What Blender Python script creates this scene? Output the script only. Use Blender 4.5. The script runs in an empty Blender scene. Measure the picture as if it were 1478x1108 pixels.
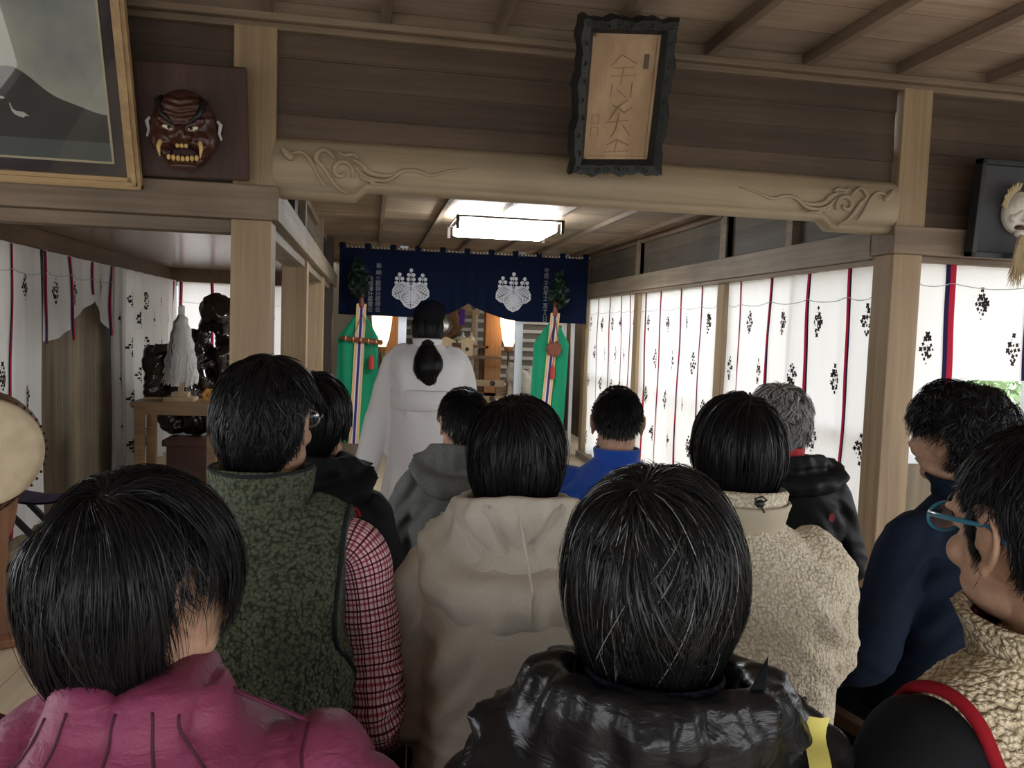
import bpy, math, random
import numpy as np
from mathutils import Vector, Matrix
random.seed(7); RNG = np.random.default_rng(11)
SC = bpy.context.scene; COL = SC.collection
# ------------------------------------------------------------------ camera
FPX, CX, CY, CAM_H = 1160.0, 739.0, 554.0, 1.46
def _n(v):
    v = np.array(v, float); return v/np.linalg.norm(v)
_Yc = _n((-204, 84, -FPX)); _Xc = _n((6500, -146, -FPX)); _Xc = _n(_Xc-(_Xc@_Yc)*_Yc); _Zc = np.cross(_Xc, _Yc)
MC = np.stack([_Xc, _Yc, _Zc], 1)
cam_data = bpy.data.cameras.new('camera'); cam = bpy.data.objects.new('camera', cam_data); COL.objects.link(cam)
cam_data.sensor_width = 36; cam_data.lens = 36*FPX/1478; cam_data.clip_start = .02; cam_data.clip_end = 300
mw = Matrix([list(r) for r in MC.T]).to_4x4(); mw.translation = (0, 0, CAM_H); cam.matrix_world = mw
SC.camera = cam
def P(px, py, X=None, Y=None, Z=None):
    "measured point of the photograph on a known wall / floor plane (world metres)"
    d = MC.T@np.array([px-CX, CY-py, -FPX])
    t = Y/d[1] if Y is not None else X/d[0] if X is not None else (Z-CAM_H)/d[2]
    return np.array([0, 0, CAM_H])+t*d
# ------------------------------------------------------------------ light and exposure
SC.view_settings.view_transform = 'Standard'; SC.view_settings.look = 'None'
SC.view_settings.exposure = 0.26; SC.view_settings.gamma = 1; SC.view_settings.use_curve_mapping = False
world = bpy.data.worlds.new('overcast'); SC.world = world; world.use_nodes = True
WN = world.node_tree; WN.nodes.clear()
_o = WN.nodes.new('ShaderNodeOutputWorld'); _b = WN.nodes.new('ShaderNodeBackground'); WN.links.new(_b.outputs[0], _o.inputs[0])
_tc = WN.nodes.new('ShaderNodeTexCoord'); _sx = WN.nodes.new('ShaderNodeSeparateXYZ'); _cr = WN.nodes.new('ShaderNodeValToRGB')
WN.links.new(_tc.outputs['Generated'], _sx.inputs[0]); WN.links.new(_sx.outputs[2], _cr.inputs[0]); WN.links.new(_cr.outputs[0], _b.inputs[0])
_cr.color_ramp.elements[0].color = (.92, .95, 1, 1); _cr.color_ramp.elements[1].color = (.97, .985, 1, 1)
SKY = 4.6
_b.inputs[1].default_value = SKY
# ------------------------------------------------------------------ materials
def mat(name, col=(.5, .5, .5), rough=.6, spec=.4, metal=0, **kw):
    m = bpy.data.materials.new(name); m.use_nodes = True
    b = m.node_tree.nodes['Principled BSDF']
    b.inputs['Base Color'].default_value = (*col, 1); b.inputs['Roughness'].default_value = rough
    b.inputs['Specular IOR Level'].default_value = spec; b.inputs['Metallic'].default_value = metal
    for k, v in kw.items(): b.inputs[k.replace('_', ' ')].default_value = v
    m.diffuse_color = (*col, 1); return m
def nd(m, t, **kw):
    n = m.node_tree.nodes.new(t)
    for k, v in kw.items():
        if k.startswith('i_'):
            kk = k[2:]; n.inputs[int(kk) if kk.isdigit() else kk.replace('_', ' ')].default_value = v
        else: setattr(n, k, v)
    return n
def lk(m, a, b): m.node_tree.links.new(a, b)
def bsdf(m): return m.node_tree.nodes['Principled BSDF']
def ramp(m, fac, stops):
    r = nd(m, 'ShaderNodeValToRGB'); e = r.color_ramp.elements
    while len(e) < len(stops): e.new(.5)
    for q, (p, c) in zip(e, stops): q.position = p; q.color = (*c, 1) if len(c) == 3 else c
    lk(m, fac, r.inputs[0]); return r.outputs[0]
def bump(m, h, strength=.5, dist=.01):
    b = nd(m, 'ShaderNodeBump', i_Strength=strength, i_Distance=dist); lk(m, h, b.inputs['Height'])
    lk(m, b.outputs[0], bsdf(m).inputs['Normal']); return b
def coords(m, scale=(1, 1, 1), src='Object'):
    t = nd(m, 'ShaderNodeTexCoord'); mp = nd(m, 'ShaderNodeMapping'); mp.inputs['Scale'].default_value = scale
    lk(m, t.outputs[src], mp.inputs[0]); return mp.outputs[0]
def wood(name, dark, light, axis='x', plank=None, rough=.62, scale=1.0, stain=.35, grain=1.0):
    "long stretched grain along one axis, optional board-to-board change of tone every plank metres on (axis, width)"
    dark = (dark[0], dark[1]*.985, dark[2]*.95); light = (light[0], light[1]*.985, light[2]*.95)
    m = mat(name, light, rough)
    s = {'x': (1.2, 30, 30), 'y': (30, 1.2, 30), 'z': (30, 30, 1.2)}[axis]
    v = coords(m, tuple(q*scale for q in s))
    n1 = nd(m, 'ShaderNodeTexNoise', i_Scale=1.0, i_Detail=8.0, i_Roughness=.65, i_Distortion=.6); lk(m, v, n1.inputs['Vector'])
    v2 = coords(m, tuple(q*scale*.28 for q in s))
    n2 = nd(m, 'ShaderNodeTexNoise', i_Scale=1.0, i_Detail=3.0, i_Distortion=1.2); lk(m, v2, n2.inputs['Vector'])
    ad = nd(m, 'ShaderNodeMath', operation='MULTIPLY_ADD'); ad.inputs[1].default_value = .55; lk(m, n1.outputs[0], ad.inputs[0])
    mu = nd(m, 'ShaderNodeMath', operation='MULTIPLY'); mu.inputs[1].default_value = .45; lk(m, n2.outputs[0], mu.inputs[0]); lk(m, mu.outputs[0], ad.inputs[2])
    c = ramp(m, ad.outputs[0], [(.33, dark), (.52, tuple((a+b)/2 for a, b in zip(dark, light))), (.68, light)])
    v3 = coords(m, (1.3, 1.3, 1.3)); n3 = nd(m, 'ShaderNodeTexNoise', i_Scale=1.0, i_Detail=5.0); lk(m, v3, n3.inputs['Vector'])
    r3 = ramp(m, n3.outputs[0], [(.35, (1-stain,)*3), (.62, (1, 1, 1))])
    mx = nd(m, 'ShaderNodeMixRGB', blend_type='MULTIPLY'); mx.inputs[0].default_value = 1; lk(m, c, mx.inputs[1]); lk(m, r3, mx.inputs[2])
    out = mx.outputs[0]
    if plank:
        ax, w = plank; t = nd(m, 'ShaderNodeTexCoord'); sx = nd(m, 'ShaderNodeSeparateXYZ'); lk(m, t.outputs['Object'], sx.inputs[0])
        dv = nd(m, 'ShaderNodeMath', operation='DIVIDE'); dv.inputs[1].default_value = w; lk(m, sx.outputs['xyz'.index(ax)], dv.inputs[0])
        fl = nd(m, 'ShaderNodeMath', operation='FLOOR'); lk(m, dv.outputs[0], fl.inputs[0])
        wn = nd(m, 'ShaderNodeTexWhiteNoise', noise_dimensions='1D'); lk(m, fl.outputs[0], wn.inputs['W'])
        rr = ramp(m, wn.outputs[0], [(0, (.72, .72, .74)), (1, (1.12, 1.1, 1.06))])
        fr = nd(m, 'ShaderNodeMath', operation='FRACT'); lk(m, dv.outputs[0], fr.inputs[0])
        gp = ramp(m, fr.outputs[0], [(0, (.35, .35, .35)), (.012, (.4, .4, .4)), (.03, (1, 1, 1)), (1, (1, 1, 1))])
        for q in (rr, gp):
            mm = nd(m, 'ShaderNodeMixRGB', blend_type='MULTIPLY'); mm.inputs[0].default_value = 1; lk(m, out, mm.inputs[1]); lk(m, q, mm.inputs[2]); out = mm.outputs[0]
    lk(m, out, bsdf(m).inputs['Base Color']); bump(m, ad.outputs[0], .25*grain, .002)
    return m
# ------------------------------------------------------------------ objects
def tag(o, label=None, cat=None, group=None, kind=None):
    if label: o['label'] = label
    if cat: o['category'] = cat
    if group: o['group'] = group
    if kind: o['kind'] = kind
    return o
def thing(name, label, cat, loc=(0, 0, 0), rz=0, group=None):
    o = bpy.data.objects.new(name, None); COL.objects.link(o); o.location = loc; o.rotation_euler = (0, 0, rz); o.empty_display_size = .1
    return tag(o, label, cat, group)
class MB:
    "collects closed shapes and links them as one mesh object"
    def __init__(s): s.v = []; s.f = []; s.mi = []; s.nv = 0; s.uv = {}; s.cur = 0
    def add(s, V, Fc, mi=None):
        V = np.asarray(V, float); s.v.append(V); b = s.nv; s.nv += len(V)
        mi = s.cur if mi is None else mi
        for f in Fc: s.f.append(tuple(int(i)+b for i in f)); s.mi.append(mi)
        return s
    def box(s, lo, hi, mi=None, rot=None, at=None):
        x0, y0, z0 = lo; x1, y1, z1 = hi
        V = np.array([(x, y, z) for z in (z0, z1) for y in (y0, y1) for x in (x0, x1)], float)
        if rot is not None: V = V@np.array(rot).T
        if at is not None: V = V+np.array(at)
        return s.add(V, [(0, 2, 3, 1), (4, 5, 7, 6), (0, 1, 5, 4), (2, 6, 7, 3), (0, 4, 6, 2), (1, 3, 7, 5)], mi)
    def bar(s, a, b, w, h=None, mi=None, up=(0, 0, 1)):
        a = np.array(a, float); b = np.array(b, float); h = h or w; d = _n(b-a); u = np.array(up, float)
        if abs(d@u) > .95: u = np.array((0, 1., 0))
        x = _n(np.cross(d, u)); y = np.cross(x, d)
        V = [p+x*sx*w/2+y*sy*h/2 for p in (a, b) for sx, sy in ((-1, -1), (1, -1), (1, 1), (-1, 1))]
        return s.add(V, [(3, 2, 1, 0), (4, 5, 6, 7), (0, 1, 5, 4), (1, 2, 6, 5), (2, 3, 7, 6), (3, 0, 4, 7)], mi)
    def tube(s, pts, rad, n=10, flat=1.0, mi=None, caps=True, up=None):
        V, Fc = tube_geo(pts, rad, n, flat, caps, up); return s.add(V, Fc, mi)
    def ell(s, c, r, n=16, m=10, R=None, mi=None):
        V, Fc = ell_geo(c, r, n, m, R); return s.add(V, Fc, mi)
    def lathe(s, c, prof, n=24, mi=None, axis='z'):
        V = []; k = len(prof)
        for r, z in prof:
            for i in range(n):
                a = 2*math.pi*i/n; p = (r*math.cos(a), r*math.sin(a), z)
                if axis == 'x': p = (p[2], p[0], p[1])
                if axis == 'y': p = (p[1], p[2], p[0])
                V.append((c[0]+p[0], c[1]+p[1], c[2]+p[2]))
        Fc = [(j*n+i, j*n+(i+1) % n, (j+1)*n+(i+1) % n, (j+1)*n+i) for j in range(k-1) for i in range(n)]
        Fc += [tuple(range(n))[::-1], tuple((k-1)*n+i for i in range(n))]
        return s.add(V, Fc, mi)
    def prism(s, poly, o, ux, uy, d, mi=None):
        "extruded outline: points o + ux*a + uy*b, thickness vector d"
        o, ux, uy, d = (np.array(q, float) for q in (o, ux, uy, d)); k = len(poly)
        V = [o+ux*a+uy*b for a, b in poly]+[o+ux*a+uy*b+d for a, b in poly]
        Fc = [tuple(range(k)), tuple(range(2*k-1, k-1, -1))]+[(i, k+i, k+(i+1) % k, (i+1) % k) for i in range(k)]
        return s.add(V, Fc, mi)
    def grid(s, G, mi=None, closed_u=False, closed_v=False):
        "G[u][v] -> xyz quads"
        G = np.asarray(G, float); nu, nv = G.shape[:2]; Fc = []
        for i in range(nu if closed_u else nu-1):
            for j in range(nv if closed_v else nv-1):
                a = i*nv+j; b = ((i+1) % nu)*nv+j; c = ((i+1) % nu)*nv+(j+1) % nv; d = i*nv+(j+1) % nv
                Fc.append((a, b, c, d))
        return s.add(G.reshape(-1, 3), Fc, mi)
    def arrays(s): return np.concatenate(s.v), s.f
    def build(s, name, mats, parent=None, smooth=False, bevel=0, local=False):
        V, Fc = s.arrays(); me = bpy.data.meshes.new(name)
        me.from_pydata(V.tolist(), [], s.f)
        for m in (mats if isinstance(mats, (list, tuple)) else [mats]): me.materials.append(m)
        if any(s.mi): me.polygons.foreach_set('material_index', s.mi)
        o = bpy.data.objects.new(name, me); COL.objects.link(o)
        if smooth: me.polygons.foreach_set('use_smooth', [True]*len(me.polygons))
        if bevel:
            b = o.modifiers.new('bevel', 'BEVEL'); b.width = bevel; b.segments = 2; b.limit_method = 'ANGLE'; b.angle_limit = .6
            b.harden_normals = False
        me.update()
        if parent is not None: put_under(o, parent)
        return o
def put_under(o, parent):
    "geometry was written in world space: keep it there when hanging it under its thing"
    bpy.context.view_layer.update() if False else None
    o.parent = parent
    o.matrix_parent_inverse = world_of(parent).inverted()
def world_of(o):
    m = Matrix.LocRotScale(o.location, o.rotation_euler, o.scale)
    return m if o.parent is None else world_of(o.parent) @ o.matrix_parent_inverse @ m
def tube_geo(pts, rad, n=10, flat=1.0, caps=True, up=None):
    pts = np.asarray(pts, float); k = len(pts); rad = np.broadcast_to(np.asarray(rad, float), (k,)) if np.ndim(rad) < 2 else rad
    T = np.gradient(pts, axis=0); T /= np.maximum(np.linalg.norm(T, axis=1, keepdims=True), 1e-9)
    u = np.array(up, float) if up is not None else (np.array((0, 0, 1.)) if abs(T[0][2]) < .9 else np.array((1., 0, 0)))
    V = []; x = None
    for i in range(k):
        if x is None: x = _n(np.cross(T[i], u))
        else: x = _n(x-(x@T[i])*T[i])
        y = np.cross(T[i], x); r = rad[i]
        for j in range(n):
            a = 2*math.pi*j/n; V.append(pts[i]+x*r*math.cos(a)+y*r*flat*math.sin(a))
    Fc = [(i*n+j, i*n+(j+1) % n, (i+1)*n+(j+1) % n, (i+1)*n+j) for i in range(k-1) for j in range(n)]
    if caps:
        V.append(pts[0]-T[0]*rad[0]*.6); V.append(pts[-1]+T[-1]*rad[-1]*.6); a, b = k*n, k*n+1
        Fc += [(a, (j+1) % n, j) for j in range(n)]+[(b, (k-1)*n+j, (k-1)*n+(j+1) % n) for j in range(n)]
    return np.array(V), Fc
def ell_geo(c, r, n=16, m=10, R=None):
    V = [(0, 0, 1)]
    for i in range(1, m):
        t = math.pi*i/m
        for j in range(n):
            a = 2*math.pi*j/n; V.append((math.sin(t)*math.cos(a), math.sin(t)*math.sin(a), math.cos(t)))
    V.append((0, 0, -1)); V = np.array(V)*np.array(r)
    if R is not None: V = V@np.array(R).T
    V = V+np.array(c); L = len(V)-1
    Fc = [(0, 1+j, 1+(j+1) % n) for j in range(n)]
    Fc += [(1+i*n+j, 1+(i+1)*n+j, 1+(i+1)*n+(j+1) % n, 1+i*n+(j+1) % n) for i in range(m-2) for j in range(n)]
    Fc += [(L, 1+(m-2)*n+(j+1) % n, 1+(m-2)*n+j) for j in range(n)]
    return V, Fc
def rot(ax, deg):
    return np.array(Matrix.Rotation(math.radians(deg), 3, ax))
def smooth01(x): x = np.clip(x, 0, 1); return x*x*(3-2*x)
# value noise in numpy
_PERM = RNG.random((64, 64, 64))*2-1
def vnoise(p):
    p = np.asarray(p, float); i = np.floor(p).astype(int); f = p-i; f = f*f*(3-2*f); i &= 63; j = (i+1) & 63
    a = _PERM; x0, y0, z0 = i.T; x1, y1, z1 = j.T; fx, fy, fz = f.T
    def L(u, v, t): return u+(v-u)*t
    return L(L(L(a[x0, y0, z0], a[x1, y0, z0], fx), L(a[x0, y1, z0], a[x1, y1, z0], fx), fy),
             L(L(a[x0, y0, z1], a[x1, y0, z1], fx), L(a[x0, y1, z1], a[x1, y1, z1], fx), fy), fz)
def fbm(p, o=3):
    s = 0; a = 1; p = np.asarray(p, float)
    for k in range(o): s = s+a*vnoise(p*2**k+k*7.3); a *= .5
    return s
def remesh(mb, voxel=.008, smooth=4, factor=.5):
    "one continuous skin over everything collected in mb"
    V, Fc = mb.arrays(); me = bpy.data.meshes.new('tmp'); me.from_pydata(V.tolist(), [], Fc)
    o = bpy.data.objects.new('tmp', me); COL.objects.link(o)
    r = o.modifiers.new('r', 'REMESH'); r.mode = 'VOXEL'; r.voxel_size = voxel; r.adaptivity = 0
    if smooth: q = o.modifiers.new('s', 'SMOOTH'); q.iterations = smooth; q.factor = factor
    bpy.context.view_layer.update()
    dg = bpy.context.evaluated_depsgraph_get(); ev = o.evaluated_get(dg); m2 = bpy.data.meshes.new_from_object(ev)
    bpy.data.objects.remove(o); bpy.data.meshes.remove(me)
    return m2
def mesh_np(me):
    n = len(me.vertices); V = np.empty(n*3); me.vertices.foreach_get('co', V); N = np.empty(n*3); me.vertex_normals.foreach_get('vector', N)
    return V.reshape(-1, 3), N.reshape(-1, 3)
def set_np(me, V):
    me.vertices.foreach_set('co', np.ascontiguousarray(V, dtype=np.float32).ravel()); me.update()
def link_mesh(name, me, mats, parent=None, smooth=True, world=True):
    me.name = name; me.materials.clear()
    for m in (mats if isinstance(mats, (list, tuple)) else [mats]): me.materials.append(m)
    me.polygons.foreach_set('use_smooth', [smooth]*len(me.polygons))
    o = bpy.data.objects.new(name, me); COL.objects.link(o)
    if parent is not None: o.parent = parent   # person-local geometry
    return o
def struct(name, mb, m, **kw):
    return tag(mb.build(name, m, **kw), kind='structure')
def curve_text(body, size, loc, rotm, depth=.002):
    cu = bpy.data.curves.new('t', 'FONT'); cu.body = body; cu.size = size; cu.align_x = 'CENTER'; cu.align_y = 'CENTER'; cu.extrude = depth
    o = bpy.data.objects.new('t', cu); COL.objects.link(o); bpy.context.view_layer.update()
    me = bpy.data.meshes.new_from_object(o.evaluated_get(bpy.context.evaluated_depsgraph_get()))
    V = np.empty(len(me.vertices)*3); me.vertices.foreach_get('co', V); V = V.reshape(-1, 3)@np.array(rotm).T+np.array(loc)
    Fc = [tuple(p.vertices) for p in me.polygons]
    bpy.data.objects.remove(o); bpy.data.curves.remove(cu); bpy.data.meshes.remove(me)
    return V, Fc
# ------------------------------------------------------------------ room shell
W_BEAM = wood('weathered cedar beams', (.15, .108, .075), (.30, .225, .16), 'x')
W_BEAMY = wood('weathered cedar beams lengthwise', (.17, .135, .10), (.35, .285, .215), 'y')
W_POST = wood('cedar posts', (.23, .16, .095), (.42, .305, .19), 'z', stain=.15)
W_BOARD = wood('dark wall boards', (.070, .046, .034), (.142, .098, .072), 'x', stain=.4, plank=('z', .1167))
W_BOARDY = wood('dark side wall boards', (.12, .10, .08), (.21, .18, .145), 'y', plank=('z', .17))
W_TIE = wood('pale tie beam', (.25, .19, .125), (.41, .33, .23), 'x', scale=.7, stain=.25)
W_CEIL = wood('ceiling boards', (.34, .255, .20), (.60, .475, .385), 'x', plank=('y', .27), stain=.3)
W_CEILI = wood('inner ceiling boards', (.22, .16, .105), (.52, .41, .30), 'x', plank=('y', .21), stain=.45)
W_BATT = wood('ceiling battens', (.16, .11, .08), (.29, .22, .16), 'y')
W_FLOOR = wood('pale floor boards', (.46, .37, .26), (.66, .55, .42), 'y', plank=('x', .2), stain=.15, rough=.45)
W_DARK = mat('dark stained wood', (.045, .03, .022), .55)
GREY = mat('grey aluminium', (.55, .56, .58), .35, .5, .6)
W_LAM = wood('varnished flat ceiling board', (.20, .135, .10), (.29, .20, .15), 'x', rough=.22, stain=.15)
Y1, YN = 3.5, 9.0                       # front frame of the inner hall, curtain over the altar
ZK, ZN, ZT, ZC, ZI = 1.87, 2.02, 2.70, 2.77, 2.37
XL, XR, XW = -.42, 2.45, -2.12          # left post face, right post face, far left wall
PB = [3.5, 5.42, 7.3, 9.16]             # post rows
struct('floor', MB().box((-2.66, -2.5, -.06), (4.5, 12.4, 0)), W_FLOOR)
struct('ceiling', MB().box((-2.66, -2.36, ZC), (4.6, Y1+.12, ZC+.03)), W_CEIL)
b = MB()
for i in range(-6, 10):
    x = .035+i*.478; b.box((x-.022, -2.3, ZC-.052), (x+.022, Y1-.0, ZC))
struct('trim_1', b, W_BATT, bevel=.004)
struct('trim_2', MB().box((-2.6, Y1-.02, ZT-.012), (4.6, Y1+.1, ZC-.052)).box((-2.6, Y1+.0, ZC-.052), (4.6, Y1+.1, ZC)).box((-2.6, Y1+.012, ZT-.04), (4.6, Y1+.1, ZT-.012)), W_BEAM, bevel=.004)
# board wall over the opening: four wide boards, slightly stepped
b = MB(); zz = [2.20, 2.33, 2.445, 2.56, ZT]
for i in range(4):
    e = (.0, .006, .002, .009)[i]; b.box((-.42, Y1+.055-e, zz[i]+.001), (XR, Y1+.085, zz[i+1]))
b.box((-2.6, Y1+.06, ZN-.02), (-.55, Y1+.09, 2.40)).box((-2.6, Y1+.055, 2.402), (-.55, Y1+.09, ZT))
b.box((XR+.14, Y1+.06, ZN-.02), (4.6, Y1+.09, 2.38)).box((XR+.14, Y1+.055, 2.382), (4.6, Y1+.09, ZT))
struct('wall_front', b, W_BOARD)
# posts of the front frame
struct('trim_3', MB().box((-.575, Y1+.01, ZN), (-.405, Y1+.15, ZT-.03)).box((-.577, Y1, 0), (-.415, Y1+.16, ZK+.01)), W_POST, bevel=.005)
struct('trim_4', MB().box((XR+.012, Y1+.01, ZN), (XR+.165, Y1+.15, ZT-.03)).box((XR, Y1, 0), (XR+.155, Y1+.155, ZK+.02)), W_POST, bevel=.005)
# lintels
b = MB(); b.box((-2.3, Y1-.028, ZK+.01), (-.385, Y1+.17, ZN)); b.box((-2.3, Y1+.03, ZK-.045), (-.58, Y1+.13, ZK+.01))
b.box((XR-.015, Y1-.02, ZK+.02), (4.4, Y1+.17, ZN)); b.box((XR+.156, Y1+.04, ZK-.01), (4.4, Y1+.13, ZK+.02))
struct('trim_5', b, W_BEAM, bevel=.004)
# carved tie beam: slightly bowed section with raised lower roll and scroll carving at both ends
b = MB(); n = 60; G = []
for i in range(n+1):
    t = i/n; x = -.415+(XR+.015+.415)*t; arch = 1-(2*t-1)**2
    lo = 1.985+.045*smooth01((min(t, 1-t)-.115)*60); top = 2.235-.004+.012*arch
    prof = [(0, lo), (-.055, lo), (-.075, lo+.012), (-.078, lo+.03), (-.062, lo+.042), (-.078, lo+.06), (-.088, (lo+top)/2), (-.078, top-.03), (-.05, top), (0, top)]
    G.append([(x, Y1+.09+q, z) for q, z in prof])
b.grid(G); k = len(prof); b.add(G[0], [tuple(range(k))]); b.add(G[-1], [tuple(range(k))[::-1]])
def scroll(sgn, x0):
    def q(u, v): return (x0+sgn*u, Y1+.0005+.0, 1.985+v)
    def line(ps, r): 
        ps = np.array(ps, float); t = np.linspace(0, len(ps)-1, 5*len(ps)); ii = np.minimum(t.astype(int), len(ps)-2); f = (t-ii)[:, None]
        p0 = ps[np.maximum(ii-1, 0)]; p1 = ps[ii]; p2 = ps[ii+1]; p3 = ps[np.minimum(ii+2, len(ps)-1)]
        c = .5*((2*p1)+(-p0+p2)*f+(2*p0-5*p1+4*p2-p3)*f*f+(-p0+3*p1-3*p2+p3)*f**3)
        rr = 1.35*r*np.sin(np.linspace(.25, math.pi-.12, len(c)))**.5
        b.tube([q(*w) for w in c], rr, 8, mi=1)
    sp = [(.265+.05*(1-a/14)*math.cos(-.5+a*.62)*(1 if 1 else 0), .118+.05*(1-a/14)*math.sin(-.5+a*.62)) for a in range(12)]
    line(sp, .009)
    line([(.24, .165), (.20, .20), (.17, .19), (.16, .16), (.19, .13), (.21, .10), (.25, .05), (.30, .02)], .008)
    line([(.04, .17), (.10, .185), (.14, .15), (.17, .09), (.20, .05)], .006)
    line([(.02, .20), (.05, .165), (.07, .155)], .012)
    line([(.31, .15), (.36, .105), (.42, .09), (.47, .10), (.52, .135), (.58, .14), (.64, .125), (.72, .15), (.80, .165)], .007)
    line([(.31, .17), (.35, .15), (.38, .12), (.44, .11), (.49, .12)], .009)
    line([(.34, .13), (.35, .095), (.40, .085), (.39, .075), (.45, .075)], .006)
    line([(.25, .20), (.27, .185), (.31, .19), (.33, .175)], .006)
scroll(1, -.40); scroll(-1, XR)
o = struct('trim_6', b, [W_TIE, W_TIE], smooth=True)
# ---- right side of the inner hall: posts, lintel, boards over it
b = MB()
for y in PB[1:]: b.box((XR+.03, y, 0), (XR+.15, y+.12, ZI))
struct('trim_7', b, W_POST, bevel=.004)
struct('trim_8', MB().box((XR-.015, Y1+.155, ZK+.005), (XR+.16, YN+.6, ZN)).box((XR+.005, Y1+.155, ZK-.02), (XR+.14, YN+.6, ZK+.005)), W_BEAMY, bevel=.004)
struct('wall_right', MB().box((XR+.07, Y1+.15, ZN), (XR+.1, YN+.6, ZI)), W_BOARDY)
b = MB(); b.box((XR+.02, Y1+.16, ZN), (XR+.07, Y1+.26, ZI))
for y in (4.5, 5.42, 7.3): b.box((XR+.02, y, ZN), (XR+.075, y+.07, ZI))
struct('trim_9', b, W_BEAMY)
# ---- left side of the inner hall: open post row with lintel and small struts
b = MB()
for y in PB[1:3]: b.box((-.575, y, 0), (-.415, y+.15, ZK))
struct('trim_10', b, W_POST, bevel=.004)
struct('trim_11', MB().box((-.575, 8.62, 0), (-.40, 8.8, ZI)), W_DARK)
struct('trim_12', MB().box((-.57, Y1+.17, ZK+.01), (-.385, YN+.3, ZN)).box((-.56, Y1+.16, ZK-.045), (-.43, YN+.3, ZK+.01)), W_BEAMY, bevel=.004)
struct('wall_left', MB().box((-.53, Y1+.1, ZN), (-.50, YN+.4, ZI)), W_BOARDY)
b = MB()
for y, w in ((3.67, .06), (5.42, .10), (7.3, .1)): b.box((-.50, y, ZN), (-.43, y+w, ZI))
struct('trim_13', b, W_BEAMY)
struct('trim_14', MB().box((-.50, 5.0, ZN), (-.46, 5.2, ZI)), W_DARK)
# inner ceiling with battens and edge strips
struct('ceiling_inner', MB().box((-.56, Y1+.1, ZI), (XR+.12, 12.2, ZI+.03)), W_CEILI)
b = MB()
for i in range(0, 6):
    x = .075+i*.447; b.box((x-.016, Y1+.1, ZI-.035), (x+.016, YN+.5, ZI))
b.box((-.50, Y1+.1, ZI-.05), (-.465, YN+.5, ZI)); b.box((XR+.03, Y1+.1, ZI-.05), (XR+.07, YN+.5, ZI))
struct('trim_15', b, W_BATT)
# ---- left bay: flat varnished ceiling, side wall and back wall
struct('ceiling_left', MB().box((XW-.2, Y1+.13, 2.0), (-.56, 9.3, 2.02)), W_LAM)
struct('trim_16', MB().box((XW-.1, Y1+.13, ZK-.01), (XW+.03, 9.3, 2.0)).box((XW, 9.08, ZK-.01), (-.56, 9.2, 2.0)), wood('brown rail', (.11, .07, .045), (.2, .13, .085), 'y'), bevel=.003)
W_OLD = wood('grey old vertical door boards', (.13, .10, .065), (.33, .27, .18), 'z', plank=('y', .11), stain=.4)
struct('door_1', MB().box((XW-.06, 5.2, 0), (XW-.02, 7.3, ZK)), W_OLD)
struct('added_window', MB().box((XW-.10, 3.7, .85), (XW-.07, 5.25, .9)).box((XW-.10, 4.45, .9), (XW-.07, 4.49, ZK)).box((XW-.10, 7.3, .85), (XW-.07, 9.3, .9)).box((XW-.10, 8.2, .9), (XW-.07, 8.24, ZK)), GREY)  # frames of unseen windows added to brighten the left bay curtains
M_DIMPAPER = mat('light dimming paper', (.75, .73, .68), .9, .1); bsdf(M_DIMPAPER).inputs['Transmission Weight'].default_value = 0
struct('wall_left_bay', MB().box((XW-.12, 3.0, 0), (XW-.06, 3.7, ZK)).box((XW-.12, 3.7, 0), (XW-.06, 5.3, .85)).box((XW-.12, 7.2, 0), (XW-.06, 9.3, .85)), wood('plain boards', (.2, .16, .11), (.36, .3, .22), 'z'))
# back wall of the left bay: low board wall, window with mullions above it
struct('wall_back_left', MB().box((XW-.1, 9.28, 0), (-.45, 9.33, .55)).box((-.62, 9.2, .5), (-.45, 9.33, ZK)), W_OLD)
b = MB()
for x in (XW+.02, -1.6, -1.1, -.64): b.box((x-.02, 9.27, .55), (x+.02, 9.31, ZK))
b.box((XW, 9.27, .55), (-.6, 9.31, .6)).box((XW, 9.27, 1.82), (-.6, 9.31, ZK))
struct('window_1', b, GREY)
# windows of the right wall behind the curtains
b = MB()
for a, c in zip(PB[:-1], PB[1:]):
    for y in (a+.17, (a+c)/2+.06, c-.03): b.box((XR+.12, y-.018, .1), (XR+.15, y+.018, ZK-.02))
    b.box((XR+.12, a+.15, .08), (XR+.15, c, .13)).box((XR+.12, a+.15, .95), (XR+.15, c, .99))
struct('window_2', b, GREY)
struct('trim_17', MB().box((XR-.02, Y1+.155, 0), (XR+.17, 9.2, .07)), W_BEAMY)
# window in the outer right bay
b = MB()
for x in (XR+.18, 3.35, 4.2): b.box((x-.02, Y1+.11, .9), (x+.02, Y1+.14, ZK))
b.box((XR+.16, Y1+.11, .86), (4.3, Y1+.14, .91))
struct('window_3', b, GREY)
struct('wall_right_bay', MB().box((XR+.156, Y1+.1, 0), (4.4, Y1+.15, .86)), W_OLD)
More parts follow.
